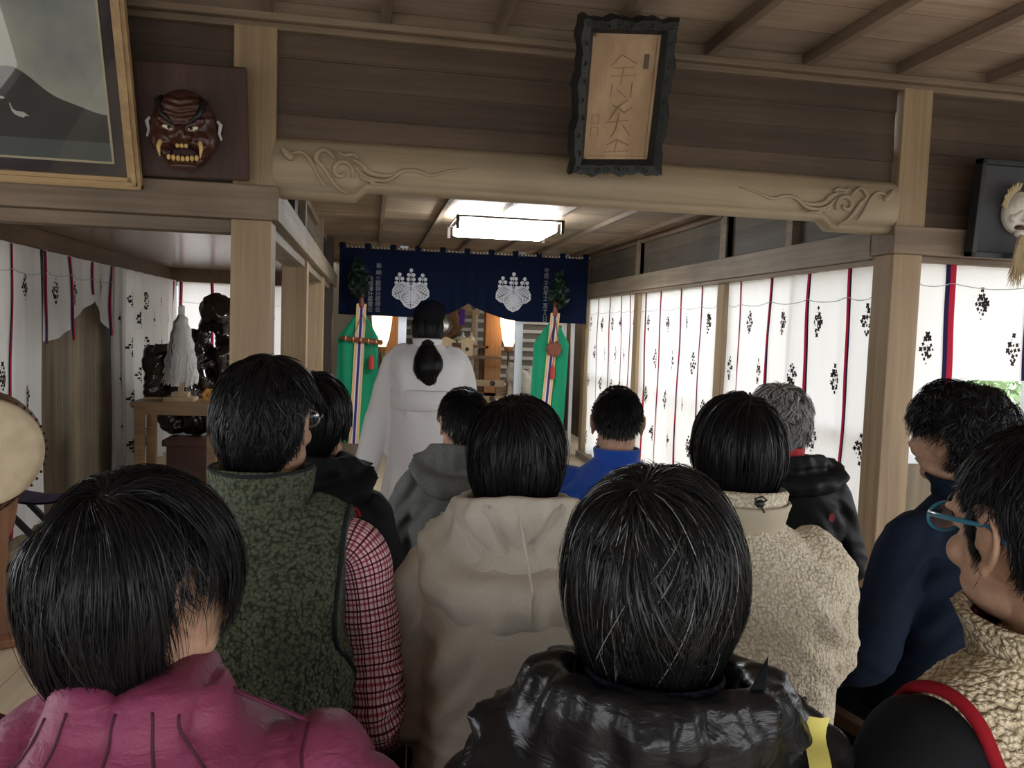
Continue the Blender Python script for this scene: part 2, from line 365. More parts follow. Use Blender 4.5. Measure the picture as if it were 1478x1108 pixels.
# ground outside and shrubs
G_GND = mat('pale gravel ground', (.50, .48, .43), .9)  # unseen ground made pale to bounce daylight onto the hall ceiling
struct('ground', MB().box((-40, -40, -.6), (40, 40, -.5)), G_GND)
LEAF = mat('leaf', (.22, .33, .16), .6)
def shrub(x, y, r, h, seed, label):
    g = np.random.default_rng(seed); t = thing('garden_tree', label, 'tree', (x, y, -.5), 0, None)
    MB().tube([(x, y, -.55), (x+.1, y, h*.5), (x-.1, y+.1, h*.85)], [.12, .08, .03], 8).build('trunk', W_DARK, t)
    n = 5000; c = g.normal(size=(n, 3)); c /= np.linalg.norm(c, axis=1)[:, None]; c *= (r*g.random(n)**.35)[:, None]; c[:, 2] *= 1.15; c += (x, y, h*.62)
    d = g.normal(size=(n, 3)); d /= np.linalg.norm(d, axis=1)[:, None]; e = np.cross(d, g.normal(size=(n, 3))); e /= np.linalg.norm(e, axis=1)[:, None]
    L, W = .055, .026; V = np.stack([c-d*L, c+e*W+.0*d, c+d*L, c-e*W], 1).reshape(-1, 3)
    b = MB(); b.add(V, [(4*i, 4*i+1, 4*i+2, 4*i+3) for i in range(n)]); b.build('foliage', LEAF, t)
shrub(4.6, 6.3, 1.3, 2.0, 1, 'green garden tree seen through the gap under the far right curtain')
shrub(8.3, 8.6, 1.6, 3.0, 2, 'green garden tree seen in the slit beside the right post')
# ------------------------------------------------------------------ curtains
def cloth_mat(name, col, trans, rough=.9, tcol=None):
    m = bpy.data.materials.new(name); m.use_nodes = True; t = m.node_tree; t.nodes.clear()
    o = t.nodes.new('ShaderNodeOutputMaterial'); mx = t.nodes.new('ShaderNodeMixShader'); d = t.nodes.new('ShaderNodeBsdfDiffuse'); r = t.nodes.new('ShaderNodeBsdfTranslucent')
    d.inputs[0].default_value = (*col, 1); r.inputs[0].default_value = (*(tcol or col), 1); mx.inputs[0].default_value = trans
    n = t.nodes.new('ShaderNodeTexNoise'); n.inputs['Scale'].default_value = 600; tc = t.nodes.new('ShaderNodeTexCoord'); t.links.new(tc.outputs['Object'], n.inputs['Vector'])
    bp = t.nodes.new('ShaderNodeBump'); bp.inputs['Strength'].default_value = .15; bp.inputs['Distance'].default_value = .001; t.links.new(n.outputs[0], bp.inputs['Height'])
    for q in (d, r): t.links.new(bp.outputs[0], q.inputs['Normal'])
    t.links.new(d.outputs[0], mx.inputs[1]); t.links.new(r.outputs[0], mx.inputs[2]); t.links.new(mx.outputs[0], o.inputs[0]); return m
M_CLOTH = cloth_mat('thin white cotton', (.86, .85, .84), .34)
M_NAVYS = cloth_mat('navy stripe', (.03, .022, .07), .15)
M_REDS = cloth_mat('red stripe', (.50, .03, .06), .3)
M_INK = cloth_mat('black printed crest', (.035, .025, .025), .1)
M_CORD = mat('thin grey cord', (.45, .45, .46), .8)
def floret(s):
    p = []
    for k in range(16):
        a = 2*math.pi*k/16; r = s*(.55+.45*abs(math.cos(2*a))); p.append((r*math.cos(a), r*math.sin(a)))
    return p
def curtain(label, A, B, nrm, ztop, zbot, stripes, crests, amp=.014, lam=.31, seed=0, group=None, cord=None, gather=0, nu=None, wav=.006, stripe_bot=None, sw=.034):
    "A,B ends on plan; stripes and crests given as distances from A; zbot may be a function of u"
    A = np.array(A, float); B = np.array(B, float); L = np.linalg.norm(B-A); d = (B-A)/L; nrm = np.array(nrm, float)
    zb = zbot if callable(zbot) else (lambda u: zbot+0*u)
    g = np.random.default_rng(seed); ph = g.random(6)*6.28
    def S(u, z, off=0):
        u = np.asarray(u, float); z = np.asarray(z, float)
        k = (ztop-z)/1.9
        w = amp*(.35+k)*(np.sin(2*np.pi*u/lam+ph[0]+.6*k)+.5*np.sin(2*np.pi*u/(lam*.43)+ph[1]-.9*k))+gather*np.sin(2*np.pi*u/.115+ph[2]+1.4*np.sin(u*9+ph[3]))*(.6+.4*k)
        w = w+.004*np.sin(z*5+u*3+ph[4])
        p = A+np.multiply.outer(u, d)+np.multiply.outer(w+off, nrm)
        return np.concatenate([p, z[..., None]], -1)
    side = 1
    t = thing('striped_shrine_curtain', label, 'curtain', (*A, 0), 0, group)
    nu = nu or int(L/.02); us = np.linspace(0, L, nu+1); b = MB()
    G = [S(np.full(26, u), np.linspace(ztop, float(zb(u)), 26)) for u in us]
    b.grid(G, mi=0)
    b.cur = 1
    for c in crests:
        u0, z0 = c
        if z0-.09 < float(zb(u0)): continue
        for row, cnt in ((0, 4), (1, 3), (-1, 3), (2, 2), (-2, 2), (3, 1), (-3, 1)):
            for k in range(cnt):
                uu = u0+(k-(cnt-1)/2)*.0215; z = z0+row*.0245+.004*g.normal(); s = .0115*(.8+.4*g.random())
                if not .01 < uu < L-.01: continue
                pg = floret(s); ca, sa = math.cos(g.random()*2), math.sin(g.random()*2)
                V = [S(uu+.95*(a*ca-e*sa), z+(a*sa+e*ca)*1.15, .0025) for a, e in pg]
                b.add(V, [tuple(range(len(V)))])
    b.build('cloth', [M_CLOTH, M_INK], t, smooth=True)
    for k, s in enumerate(stripes):
        zz = np.linspace(ztop-.005, (float(zb(s))+.003) if stripe_bot is None else stripe_bot[k], 40)
        x = wav*np.sin(zz*4.1+ph[5]+k)+wav*.5*np.sin(zz*11+k*2)
        for q, (a, e, m) in enumerate(((-sw*.5, -sw*.05, M_NAVYS), (-sw*.05, sw*.5, M_REDS))):
            G = [S(np.full(40, s)+x+a, zz, .006), S(np.full(40, s)+x+(a+e)/2, zz, .009), S(np.full(40, s)+x+e, zz, .006)]
            b = MB(); b.grid(G)
            b.build('navy_stripe' if q == 0 else 'red_stripe', [m], t, smooth=True)
    if cord:
        us = np.linspace(.01, L-.01, int(L/.02)); ks = sorted([0]+list(stripes)+[L]); zz = []
        for u in us:
            i = max(0, min(len(ks)-2, int(np.searchsorted(ks, u))-1)); f = (u-ks[i])/max(ks[i+1]-ks[i], .01); zz.append(cord-.022*4*f*(1-f))
        b = MB(); b.tube(S(us, np.array(zz), .012), .0022, 5); b.build('cord', M_CORD, t, smooth=True)
    return t
def lattice(stripes, first, L, zA=1.57, zB=1.25):
    ks = [first]+list(stripes); out = []
    for s in ks:
        for z in (zA, zA-.66, zA-1.32): out.append((s+.29, z))
        for z in (zB, zB-.66, zB-1.28): out.append((s+.125, z))
    return [c for c in out if .04 < c[0] < L-.03]
xc = XR+.06
bays = [(3.70, 5.40, [3.916, 4.337, 4.776, 5.217], 'nearest the broad corner post', 3.48), (5.56, 7.28, [5.871, 6.298, 6.751, 7.16], 'in the middle bay of the right wall', 5.44), (7.44, 9.14, [7.62, 7.9, 8.28, 8.72], 'farthest back, beside the green banner', 7.2)]
for k, (a, c, st, where, f0) in enumerate(bays):
    st = [s-a for s in st]
    curtain('tall white striped curtain with black lozenge crests, '+where, (xc, a), (xc, c), (-1, 0), ZK-.012, .075, st, lattice(st, f0-a, c-a), seed=k, cord=1.70, group='striped curtains along the right wall', sw=(.036, .032, .03)[k])
# front right bay, hem lifted at its right part
def zb_fr(u): return .92+.37*smooth01((np.asarray(u)-.22)/.10)
curtain('short white curtain with one navy and red stripe under the bearded mask, hem lifted', (XR+.165, Y1+.085), (4.3, Y1+.085), (0, -1), ZK-.0, zb_fr, [.215, .68, 1.14, 1.6],
        [(.105, 1.44), (.105, 1.1), (.405, 1.67), (.60, 1.45), (.85, 1.67), (1.05, 1.45), (1.3, 1.67)], amp=.007, lam=.5, seed=5, cord=1.77, sw=.058)
# left bay
xl = XW+.055
curtain('white striped curtain hanging straight down behind the drum on the left', (xl, 3.9), (xl, 5.56), (1, 0), ZK-.0, .12, [.30, .75, 1.23], [(1.40, 1.62), (.95, 1.5), (1.1, 1.1), (.5, 1.6), (1.45, .95)], amp=.012, seed=7, cord=1.72)
pk = [(5.56, 1.29), (5.72, 1.28), (5.85, 1.305), (6.1, 1.40), (6.33, 1.50), (6.55, 1.585), (6.66, 1.53), (6.8, 1.42), (6.95, 1.33), (7.02, 1.30)]
def zb_sw(u): return np.interp(np.asarray(u)+5.56, [p[0] for p in pk], [p[1] for p in pk])
curtain('white curtain swag pulled up over the old wooden boards', (xl, 5.57), (xl, 7.0), (1, 0), ZK-.0, zb_sw, [.02, .47, .93, 1.36], [(.25, 1.62), (.40, 1.42), (.62, 1.62), (1.2, 1.7)], amp=.03, lam=.5, seed=8, stripe_bot=[1.27, 1.29, 1.62, 1.31], wav=.018, sw=.04, cord=1.74)
curtain('gathered white crested curtain hanging in deep folds to the right of the wooden boards', (xl, 7.02), (xl, 9.16), (1, 0), ZK-.0, .10, [2.0], [(u, z) for i, u in enumerate((.12, .4, .68, .95, 1.25, 1.5, 1.8)) for z in ((1.62, 1.2, .75, .35) if i % 2 else (1.45, .95, .55))], amp=.02, gather=.035, seed=9)
curtain('backlit white curtain on the far wall of the left bay, behind the burl sculpture', (-2.05, 9.17), (-.6, 9.17), (0, -1), ZK-.0, .5, [.03, .355, .8, 1.2], [(.6, 1.3), (.98, 1.5)], amp=.01, seed=10, cord=1.66)
M_DIMPANE = cloth_mat('light dimming paper pane', (.8, .79, .75), .30)
struct('dimming_pane', MB().box((XW-.095, 3.7, .88), (XW-.09, 5.25, ZK)).box((XW-.095, 7.3, .88), (XW-.09, 9.28, ZK)), M_DIMPANE)  # unseen panes added to dim daylight on the left bay curtains
# ------------------------------------------------------------------ navy curtain over the altar
M_NAVY = cloth_mat('navy cotton', (.009, .014, .038), .06)
M_WHT = mat('white dye print', (.62, .64, .70), .8)
NX0, NX1, NZT = -.35, 2.44, 2.30
def nbot(x): return np.interp(x, [NX0, .55, .72, .85, .98, 1.07, 1.16, 1.30, 1.48, 1.62, 1.75, NX1], [1.575, 1.57, 1.585, 1.62, 1.685, 1.745, 1.70, 1.645, 1.59, 1.57, 1.565, 1.565])
def NS(x, z, off=0):
    x = np.asarray(x, float); z = np.asarray(z, float); c = np.exp(-((x-1.06)/.22)**2)
    w = .012*np.sin(x*7.5+.3)+.006*np.sin(x*17)+c*.022*np.sin(x*46)*(NZT-z+.2)
    return np.stack([x, YN+w*(.4+(NZT-z))-off, z], -1)
nor = thing('crested_shrine_noren', 'wide navy curtain with two white paulownia crests and columns of white characters over the altar', 'curtain', (0, YN, 0))
b = MB(); xs = np.linspace(NX0, NX1, 240); b.grid([NS(np.full(20, x), np.linspace(NZT, float(nbot(x)), 20)) for x in xs]); b.build('cloth', [M_NAVY], nor, smooth=True)
tabs = np.linspace(NX0+.03, NX1-.03, 11)
for x in tabs:
    b = MB(); b.grid([[(x-.032, YN-.012+.0*z, z) for z in (NZT-.01, NZT+.04, NZT+.055)]+[(x-.032, YN+.02, NZT+.05), (x-.032, YN+.012, NZT-.01)], [(x+.032, YN-.012, z) for z in (NZT-.01, NZT+.04, NZT+.055)]+[(x+.032, YN+.02, NZT+.05), (x+.032, YN+.012, NZT-.01)]]); b.build('loop', [M_NAVY], nor)
b = MB()
M_ROPE = mat('black and white twisted rope', (.5, .5, .48), .8)
_c = coords(M_ROPE, (1, 1, 1)); _w = nd(M_ROPE, 'ShaderNodeTexWave', i_Scale=16.0, bands_direction='DIAGONAL'); lk(M_ROPE, _c, _w.inputs['Vector']); lk(M_ROPE, ramp(M_ROPE, _w.outputs[1], [(.48, (.02, .02, .02)), (.52, (.6, .6, .56))]), bsdf(M_ROPE).inputs['Base Color'])
xs = np.linspace(NX0-.02, NX1+.02, 160); f = ((xs-tabs[0])/(tabs[1]-tabs[0])) % 1
b = MB(); b.tube([(x, YN+.004, NZT+.028-.014*4*q*(1-q)) for x, q in zip(xs, f)], .009, 8); tag(b.build('noren_rope', M_ROPE, smooth=True), 'black and white twisted rope carrying the navy altar curtain', 'rope')
def paulownia(cx, cz, s):
    b = MB(); v = MB()
    def leaf(ox, oz, ang, L, W, y):
        pts = []
        for k in range(72):
            a = 2*math.pi*k/72; r = 1+.045*abs(math.sin(a*4.5)); px_ = W*math.sin(a)*r*(1-.25*max(0, -math.cos(a))**2); pz_ = -L*.5+L*.5*math.cos(a)*r
            pts.append((px_, pz_))
        ca, sa = math.cos(ang), math.sin(ang)
        V = [NS(cx+s*(ox+p*ca-q*sa), cz+s*(oz+p*sa+q*ca), y) for p, q in pts]; b.add(V, [tuple(range(72))])
        def vein(p, q, w=.006):
            P0 = [(p[0]+(q[0]-p[0])*t+.05*math.sin(math.pi*t)*(q[0]-p[0]), p[1]+(q[1]-p[1])*t) for t in np.linspace(0, 1, 7)]
            W3 = [NS(cx+s*(ox+a_*ca-c_*sa), cz+s*(oz+a_*sa+c_*ca), y+.0015) for a_, c_ in P0]; v.tube(W3, w*s, 4)
        vein((0, -.02*L), (0, -.95*L), .008)
        for t in (.12, .26, .40, .54, .68, .82):
            for sg in (-1, 1): vein((0, -L*t), (sg*W*.93*math.sin(math.pi*min(1, .25+t*.75)), -L*(t*.62+.34)+.05*0))
    leaf(0, 0, -1.12, .52, .23, .004); leaf(0, 0, 1.12, .52, .23, .004); leaf(0, .02, 0, .58, .27, .007)
    for sx, h, cnt in ((0, .44, 7), (-.30, .32, 5), (.30, .32, 5)):
        x0 = sx; v2 = [(x0, .03), (x0+0, h-.02)]
        b.tube([NS(cx+s*p, cz+s*q, .004) for p, q in v2], .008*s, 4)
        rows = (cnt-1)//2
        for r in range(rows):
            for sg in (-1, 1):
                z = .09+r*.115+(.0 if sx == 0 else .01); b.ell(NS(cx+s*(x0+sg*.08*(1-.12*r)), cz+s*z, .004), (.052*s, .004, .05*s), 8, 6)
        b.ell(NS(cx+s*x0, cz+s*h, .004), (.05*s, .003, .052*s), 10, 6)
    b.build('paulownia_crest', M_WHT, nor); v.build('leaf_vein', [M_NAVY], nor)
pl = P(593, 415, Y=YN); pr = P(741, 420, Y=YN)
paulownia(pl[0], pl[2]+.005, .42); paulownia(pr[0], pr[2]+.005, .42)
RT = np.array([(1, 0, 0), (0, 0, -1), (0, 1, 0)]).astype(float)
def column(chars, px, py, pitch, size, dx=0):
    p = P(px, py, Y=YN); b = MB()
    for i, c in enumerate(chars):
        if c == ' ': continue
        q = NS(p[0]+dx*i, p[2]-i*pitch, .006); V, Fc = curve_text(c, size, q, RT, .001)
        for sx_, sz_ in ((-.0011, 0), (.0011, 0), (0, .0011), (0, -.0011)): b.add(V+np.array((sx_, 0, sz_)), Fc)
    b.build('white_lettering', M_WHT, nor)
column('奉納', 547, 384, .07, .062)
column('三根神社敬神会', 546, 403, .0555, .062)
column('弓根神社奉賛会', 535, 403, .0555, .062)
column('平成二十四年十二月十八日', 789, 391, .0505, .058)
# ------------------------------------------------------------------ green banners with sakaki branches
M_GREEN = cloth_mat('emerald silk', (.03, .36, .19), .12)
def stripes_mat():
    m = mat('five colour ribbon', (.8, .8, .8), .7); t = nd(m, 'ShaderNodeTexCoord'); sx = nd(m, 'ShaderNodeSeparateXYZ'); lk(m, t.outputs['UV'], sx.inputs[0])
    w = (.75, .70, .66); pk_ = (.72, .42, .38); ye = (.78, .58, .20); nv = (.04, .02, .16)
    r = nd(m, 'ShaderNodeValToRGB'); r.color_ramp.interpolation = 'CONSTANT'; e = r.color_ramp.elements
    st = [(0, ye), (.13, pk_), (.25, w), (.38, nv), (.64, w), (.76, pk_), (.88, ye)]
    while len(e) < len(st): e.new(.5)
    for q, (p, c) in zip(e, st): q.position = p; q.color = (*c, 1)
    lk(m, sx.outputs[0], r.inputs[0]); lk(m, r.outputs[0], bsdf(m).inputs['Base Color']); return m
M_RIB = stripes_mat(); M_REDW = mat('reddish lacquered wood', (.22, .06, .03), .35); M_SAK = mat('dark sakaki leaf', (.012, .03, .015), .35); M_TASS = mat('red tassel', (.50, .06, .05), .8)
def ribbon(o_parent, pts, w, nx=(1, 0, 0)):
    pts = np.array(pts, float); nx = np.array(nx, float); V = np.concatenate([pts-nx*w/2, pts+nx*w/2]); k = len(pts)
    me = bpy.data.meshes.new('ribbon'); me.from_pydata(V.tolist(), [], [(i, i+1, k+i+1, k+i) for i in range(k-1)]); me.materials.append(M_RIB)
    uv = me.uv_layers.new(name='uv')
    for p in me.polygons:
        for li in p.loop_indices: vi = me.loops[li].vertex_index; uv.data[li].uv = (0.0 if vi < k else 1.0, (vi % k)/k)
    o = bpy.data.objects.new('striped_ribbon', me); COL.objects.link(o); put_under(o, o_parent)
def banner(cx, y, ztop, xl_, xr_, zsh, zbot, slant, label, emblem, tip):
    t = thing('sakaki_banner', label, 'banner', (cx, y, 0), 0, 'green silk banners either side of the altar')
    zs = np.linspace(ztop, zbot, 60); G = []
    for z in zs:
        f = min(1, (ztop-z)/(ztop-zsh)); l = cx+(xl_-cx)*f; r = cx+(xr_-cx)*f; sl = slant*(ztop-z)
        us = np.linspace(0, 1, 22); G.append([(l+(r-l)*u+sl, y+.012*math.sin(u*9+z*2)*(1+ztop-z)+.006*math.sin(u*23+z), z) for u in us])
    MB().grid(G).build('green_cloth', [M_GREEN], t, smooth=True)
    zz = np.linspace(ztop+.03, zbot-.004, 40); ribbon(t, [(cx+slant*1.6*(ztop-z)-.02*(ztop-z), y-.03-.012*(ztop-z), z) for z in zz], .105)
    MB().tube([(cx, y+.03, zbot-.3), (cx, y+.03, tip-.25)], .016, 8).build('pole', W_DARK, t, smooth=True)
    MB().lathe((cx, y-.01, ztop-.01), [(.03, 0), (.034, .03), (.022, .10), (.018, .17)], 10).build('pole_collar', M_REDW, t, smooth=True)
    g = np.random.default_rng(int(abs(cx)*100)); b = MB(); lx = -.035 if cx < 1 else .04
    for k in range(230):
        a = g.random()*6.28; h = g.random(); r = .085*g.random()**.5*(.4+math.sin(math.pi*min(1, h+.12)));
        c = np.array((cx+lx+r*math.cos(a), y-.0+r*.7*math.sin(a), tip-.30+.40*h)); d = _n(g.normal(size=3)+(.8*math.cos(a), .3*math.sin(a), .7)); e = _n(np.cross(d, g.normal(size=3))); L = .042; W = .017
        b.add([c-d*L, c-d*.2*L+e*W, c+d*L, c-d*.2*L-e*W], [(0, 1, 2, 3)])
    for k in range(9):
        a = k*.7; b.tube([(cx, y, tip-.32), (cx+lx+.07*math.cos(a), y+.05*math.sin(a), tip-.12+.03*(k % 3))], .003, 4)
    b.build('sakaki_leaves', M_SAK, t)
    if emblem == 'sword':
        s = thing('ornamental_sword', 'small bound ceremonial sword with a red tassel hung across the left green banner', 'ornament', (cx, y-.06, 1.3)); b = MB(); x0 = cx-.20; 
        b.tube([(cx-.21, y-.07, 1.325), (cx-.15, y-.07, 1.315), (cx+.05, y-.07, 1.30), (cx+.22, y-.07, 1.285)], [.02, .022, .026, .028], 8); b.build('scabbard', M_REDW, s, smooth=True)
        for q in (-.16, -.08, 0, .08, .16): MB().lathe((cx+q, y-.07, 1.305-q*.09), [(.032, -.008), (.034, 0), (.032, .008)], 12, axis='x').build('binding', mat('gold band', (.5, .25, .1), .35, .5, .5), s)
        for q in (-.09, .13): MB().tube([(cx+q, y-.07, 1.31), (cx+.01, y-.05, 1.58)], .004, 5).build('cord', M_REDW, s)
        MB().lathe((cx+.115, y-.08, 1.0), [(.028, 0), (.033, .02), (.03, .12), (.012, .15)], 10).build('tassel', M_TASS, s, smooth=True); MB().tube([(cx+.115, y-.08, 1.15), (cx+.115, y-.08, 1.29)], .005, 5).build('cord', M_TASS, s)
    else:
        s = thing('bronze_mirror_pendant', 'round framed mirror pendant with red tassel on the right green banner', 'ornament', (cx, y-.06, 1.25)); zc = 1.27; xx = cx-.01
        MB().lathe((xx, y-.07, zc), [(.055, -.01), (.075, -.01), (.08, 0), (.075, .012), (.055, .012)], 24, axis='y').build('mirror_rim', M_REDW, s, smooth=True)
        MB().lathe((xx, y-.075, zc), [(.055, -.004), (.055, .004)], 24, axis='y').build('mirror', mat('dull bronze', (.25, .18, .13), .3, .5, .7), s)
        b = MB()
        for k in range(10): a = k*.628; b.ell((xx+.085*math.cos(a), y-.07, zc+.085*math.sin(a)), (.014, .01, .014), 8, 6)
        b.build('rim_beads', M_REDW, s, smooth=True)
        for q in (-.05, .05): MB().tube([(xx+q, y-.07, zc+.07), (xx+.01, y-.06, zc+.34)], .006, 5).build('cord', M_REDW, s)
        MB().lathe((xx-.01, y-.08, .94), [(.024, 0), (.03, .02), (.027, .12), (.012, .15)], 10).build('tassel', M_TASS, s, smooth=True); MB().tube([(xx-.01, y-.08, 1.08), (xx, y-.08, 1.20)], .005, 5).build('cord', M_TASS, s)
banner(-.10, 8.75, 1.66, -.34, .09, 1.33, .20, -.01, 'green silk banner under dark sakaki leaves to the left of the white-robed person', 'sword', 2.07)
banner(2.01, 8.75, 1.64, 1.80, 2.19, 1.34, .20, -.03, 'green silk banner under dark sakaki leaves to the right of the altar', 'mirror', 2.03)
# ------------------------------------------------------------------ outer hall walls (out of frame) limiting side light, their openings added to brighten the hall
struct('wall_outer_left', MB().box((-2.66, -2.3, 0), (-2.6, 0, ZC)).box((-2.66, 2.6, 0), (-2.6, Y1+.1, ZC)).box((-2.66, 0, 0), (-2.6, 2.6, .8)).box((-2.66, 0, 1.9), (-2.6, 2.6, ZC)), W_BOARDY)
struct('wall_outer_right', MB().box((4.4, -2.3, 0), (4.46, -.3, ZC)).box((4.4, 3.0, 0), (4.46, Y1+.1, ZC)).box((4.4, -.3, 0), (4.46, 3.0, .6)).box((4.4, -.3, 2.1), (4.46, 3.0, ZC)), W_BOARDY)
struct('wall_back', MB().box((-2.66, -2.36, 0), (-2.45, -2.3, ZC)).box((4.2, -2.36, 0), (4.46, -2.3, ZC)).box((.6, -2.36, 0), (.8, -2.3, ZC)).box((-2.45, -2.36, 2.0), (4.2, -2.3, ZC)).box((-2.45, -2.36, 0), (.6, -2.3, .5)).box((.8, -2.36, 0), (4.2, -2.3, .5)), W_BOARD)
# ------------------------------------------------------------------ ceiling lamp of the inner hall
M_LAMP = bpy.data.materials.new('lit lamp cover'); M_LAMP.use_nodes = True; _t = M_LAMP.node_tree; _t.nodes.clear()
_e = _t.nodes.new('ShaderNodeEmission'); _e.inputs[0].default_value = (.93, .97, 1, 1); _e.inputs[1].default_value = 27; _oo = _t.nodes.new('ShaderNodeOutputMaterial'); _t.links.new(_e.outputs[0], _oo.inputs[0])
lampf = thing('ceiling_light', 'rectangular lit ceiling lamp with white cover and wooden corner bars in the inner hall', 'lamp', (1.02, 6.4, ZI))
lx0, lx1, ly0, ly1, lz0, lz1 = .62, 1.42, 6.02, 6.72, 2.215, 2.295
MB().box((lx0+.03, ly0+.03, lz0), (lx1-.03, ly1-.03, lz1)).build('lit_cover', M_LAMP, lampf, bevel=.02)
b = MB().box((lx0+.22, ly0+.2, lz1), (lx1-.22, ly1-.2, ZI-.0)); b.build('mounting_box', mat('lamp housing', (.25, .25, .25), .5), lampf)
for x in (lx0, lx1):
    for y in (ly0, ly1): MB().box((x-.012, y-.012, lz0-.01), (x+.012, y+.012, lz1+.012)).build('corner_post', W_DARK, lampf)
b = MB()
for y in (ly0, ly1): MB().box((lx0, y-.006, lz1-.002), (lx1, y+.006, lz1+.012)).build('edge_bar', W_DARK, lampf)
for x in (lx0, lx1): MB().box((x-.006, ly0, lz1-.002), (x+.006, ly1, lz1+.012)).build('edge_bar', W_DARK, lampf)
# ------------------------------------------------------------------ name board leaning over the tie beam
M_BLACKW = mat('charred carved frame', (.012, .014, .014), .55); W_PLQ = wood('carved plaque wood', (.30, .19, .11), (.50, .35, .22), 'z', stain=.25, scale=.6)
def leaned(o0, o1, w):
    "frame of a hung board: bottom centre o0, top centre o1 -> origin, right, up, out"
    o0 = np.array(o0, float); o1 = np.array(o1, float); up = _n(o1-o0); out = _n(np.cross(up, (1, 0, 0))); r = np.cross(up, -out) if False else _n(np.cross(out, up)) 
    if r[0] < 0: r = -r
    out = _n(np.cross(r, up))*-1 if np.cross(r, up)[1] > 0 else _n(np.cross(r, up))
    return o0, r, up, out
o0, r_, u_, n_ = leaned((1.005, 3.36, 2.145), (.965, 3.11, 2.70), .4)
pq = thing('carved_name_board', 'tall carved wooden name board in black ornate frame leaning over the tie beam', 'plaque', tuple(o0))
H_, W_ = np.linalg.norm(np.array((.965, 3.11, 2.70))-o0), .40
def pp(a, c, n=0): return o0+r_*a+u_*c+n_*n
def rail(b, x0, z0, x1, z1, n0, n1):
    V = [pp(x, z, n) for n in (n0, n1) for x, z in ((x0, z0), (x1, z0), (x1, z1), (x0, z1))]
    b.add(V, [(3, 2, 1, 0), (4, 5, 6, 7), (0, 1, 5, 4), (1, 2, 6, 5), (2, 3, 7, 6), (3, 0, 4, 7)])
b = MB(); fw = .062
edge = []
def wob(k, t): return .006*math.sin(t*19+k)+.004*math.sin(t*43+k*2)
for k, (ax, az, bx, bz) in enumerate(((-W_/2, 0, W_/2, 0), (W_/2, 0, W_/2, H_), (W_/2, H_, -W_/2, H_), (-W_/2, H_, -W_/2, 0))):
    for t in np.linspace(0, 1, 24, endpoint=False): edge.append((ax+(bx-ax)*t+wob(k, t)*(1 if k % 2 else 0), az+(bz-az)*t+wob(k, t)*(0 if k % 2 else 1)))
inner = []
for k, (ax, az, bx, bz) in enumerate(((-W_/2+fw, fw, W_/2-fw, fw), (W_/2-fw, fw, W_/2-fw, H_-fw), (W_/2-fw, H_-fw, -W_/2+fw, H_-fw), (-W_/2+fw, H_-fw, -W_/2+fw, fw))):
    for t in np.linspace(0, 1, 24, endpoint=False): inner.append((ax+(bx-ax)*t, az+(bz-az)*t))
rings = [[pp(a, c, -.02) for a, c in edge], [pp(a, c, .03) for a, c in edge], [pp(a*.8+ia*.2, c*.8+ic*.2, .055) for (a, c), (ia, ic) in zip(edge, inner)], [pp(a*.3+ia*.7, c*.3+ic*.7, .045) for (a, c), (ia, ic) in zip(edge, inner)], [pp(a, c, .012) for a, c in inner], [pp(a, c, -.02) for a, c in inner]]
b.grid(rings, closed_u=True, closed_v=True)
g = np.random.default_rng(3)
for k in range(0, 96, 3):
    (a, c), (ia, ic) = edge[k], inner[k]; q = pp(a*.55+ia*.45, c*.55+ic*.45, .05); b.tube([q+r_*.014*math.cos(t)*(1-(t-k)/7)+u_*.014*math.sin(t)*(1-(t-k)/7) for t in np.linspace(k, k+5, 9)], .004, 5)
b.build('carved_frame', M_BLACKW, pq, smooth=False)
b = MB(); rail(b, -W_/2+fw-.004, fw-.004, W_/2-fw+.004, H_-fw+.004, -.012, .006); b.build('plaque_panel', W_PLQ, pq)
b = MB(); e = .012
for x0, z0, x1, z1 in ((-W_/2+fw, fw, -W_/2+fw+e, H_-fw), (W_/2-fw-e, fw, W_/2-fw, H_-fw), (-W_/2+fw, fw, W_/2-fw, fw+e), (-W_/2+fw, H_-fw-e, W_/2-fw, H_-fw)): rail(b, x0, z0, x1, z1, .006, .013)
b.build('inner_moulding', W_PLQ, pq)
b = MB()
def stroke(ps, r=.006):
    ps = [pp(a, c, .008) for a, c in ps]; k = len(ps); b.tube(ps, [r*.4]+[r]*(k-2)+[r*.4], 7, .5)
for ps in ([(-.01, .47), (-.05, .43)], [(-.01, .47), (.05, .44)], [(-.04, .42), (.04, .425)], [(0, .43), (-.005, .36)], [(-.05, .39), (.05, .395)], [(-.04, .36), (-.045, .31)], [(.04, .365), (.04, .31)], [(-.02, .34), (.02, .31)],
           [(.03, .30), (-.01, .27), (-.04, .22)], [(-.03, .28), (.02, .25), (.05, .27)], [(0, .25), (-.01, .18), (-.03, .15)], [(-.05, .21), (.04, .22)], [(.02, .2), (.05, .16)], [(-.04, .12), (0, .14), (.05, .12)], [(0, .14), (-.005, .09)], [(-.05, .09), (.05, .095)]): stroke(ps, .0065)
for cz in (.155, .205):
    for ps in ([(-.115, cz), (-.085, cz)], [(-.115, cz+.035), (-.085, cz+.035)], [(-.115, cz), (-.115, cz+.035)], [(-.085, cz), (-.085, cz+.035)]): stroke(ps, .003)
b.build('carved_characters', wood('carved relief', (.24, .15, .09), (.42, .29, .18), 'z'), pq, smooth=True)
b = MB(); rail(b, .082, .42, .10, .475, .006, .012); b.build('dark_inscription', mat('dark inscription', (.10, .07, .05), .6), pq)
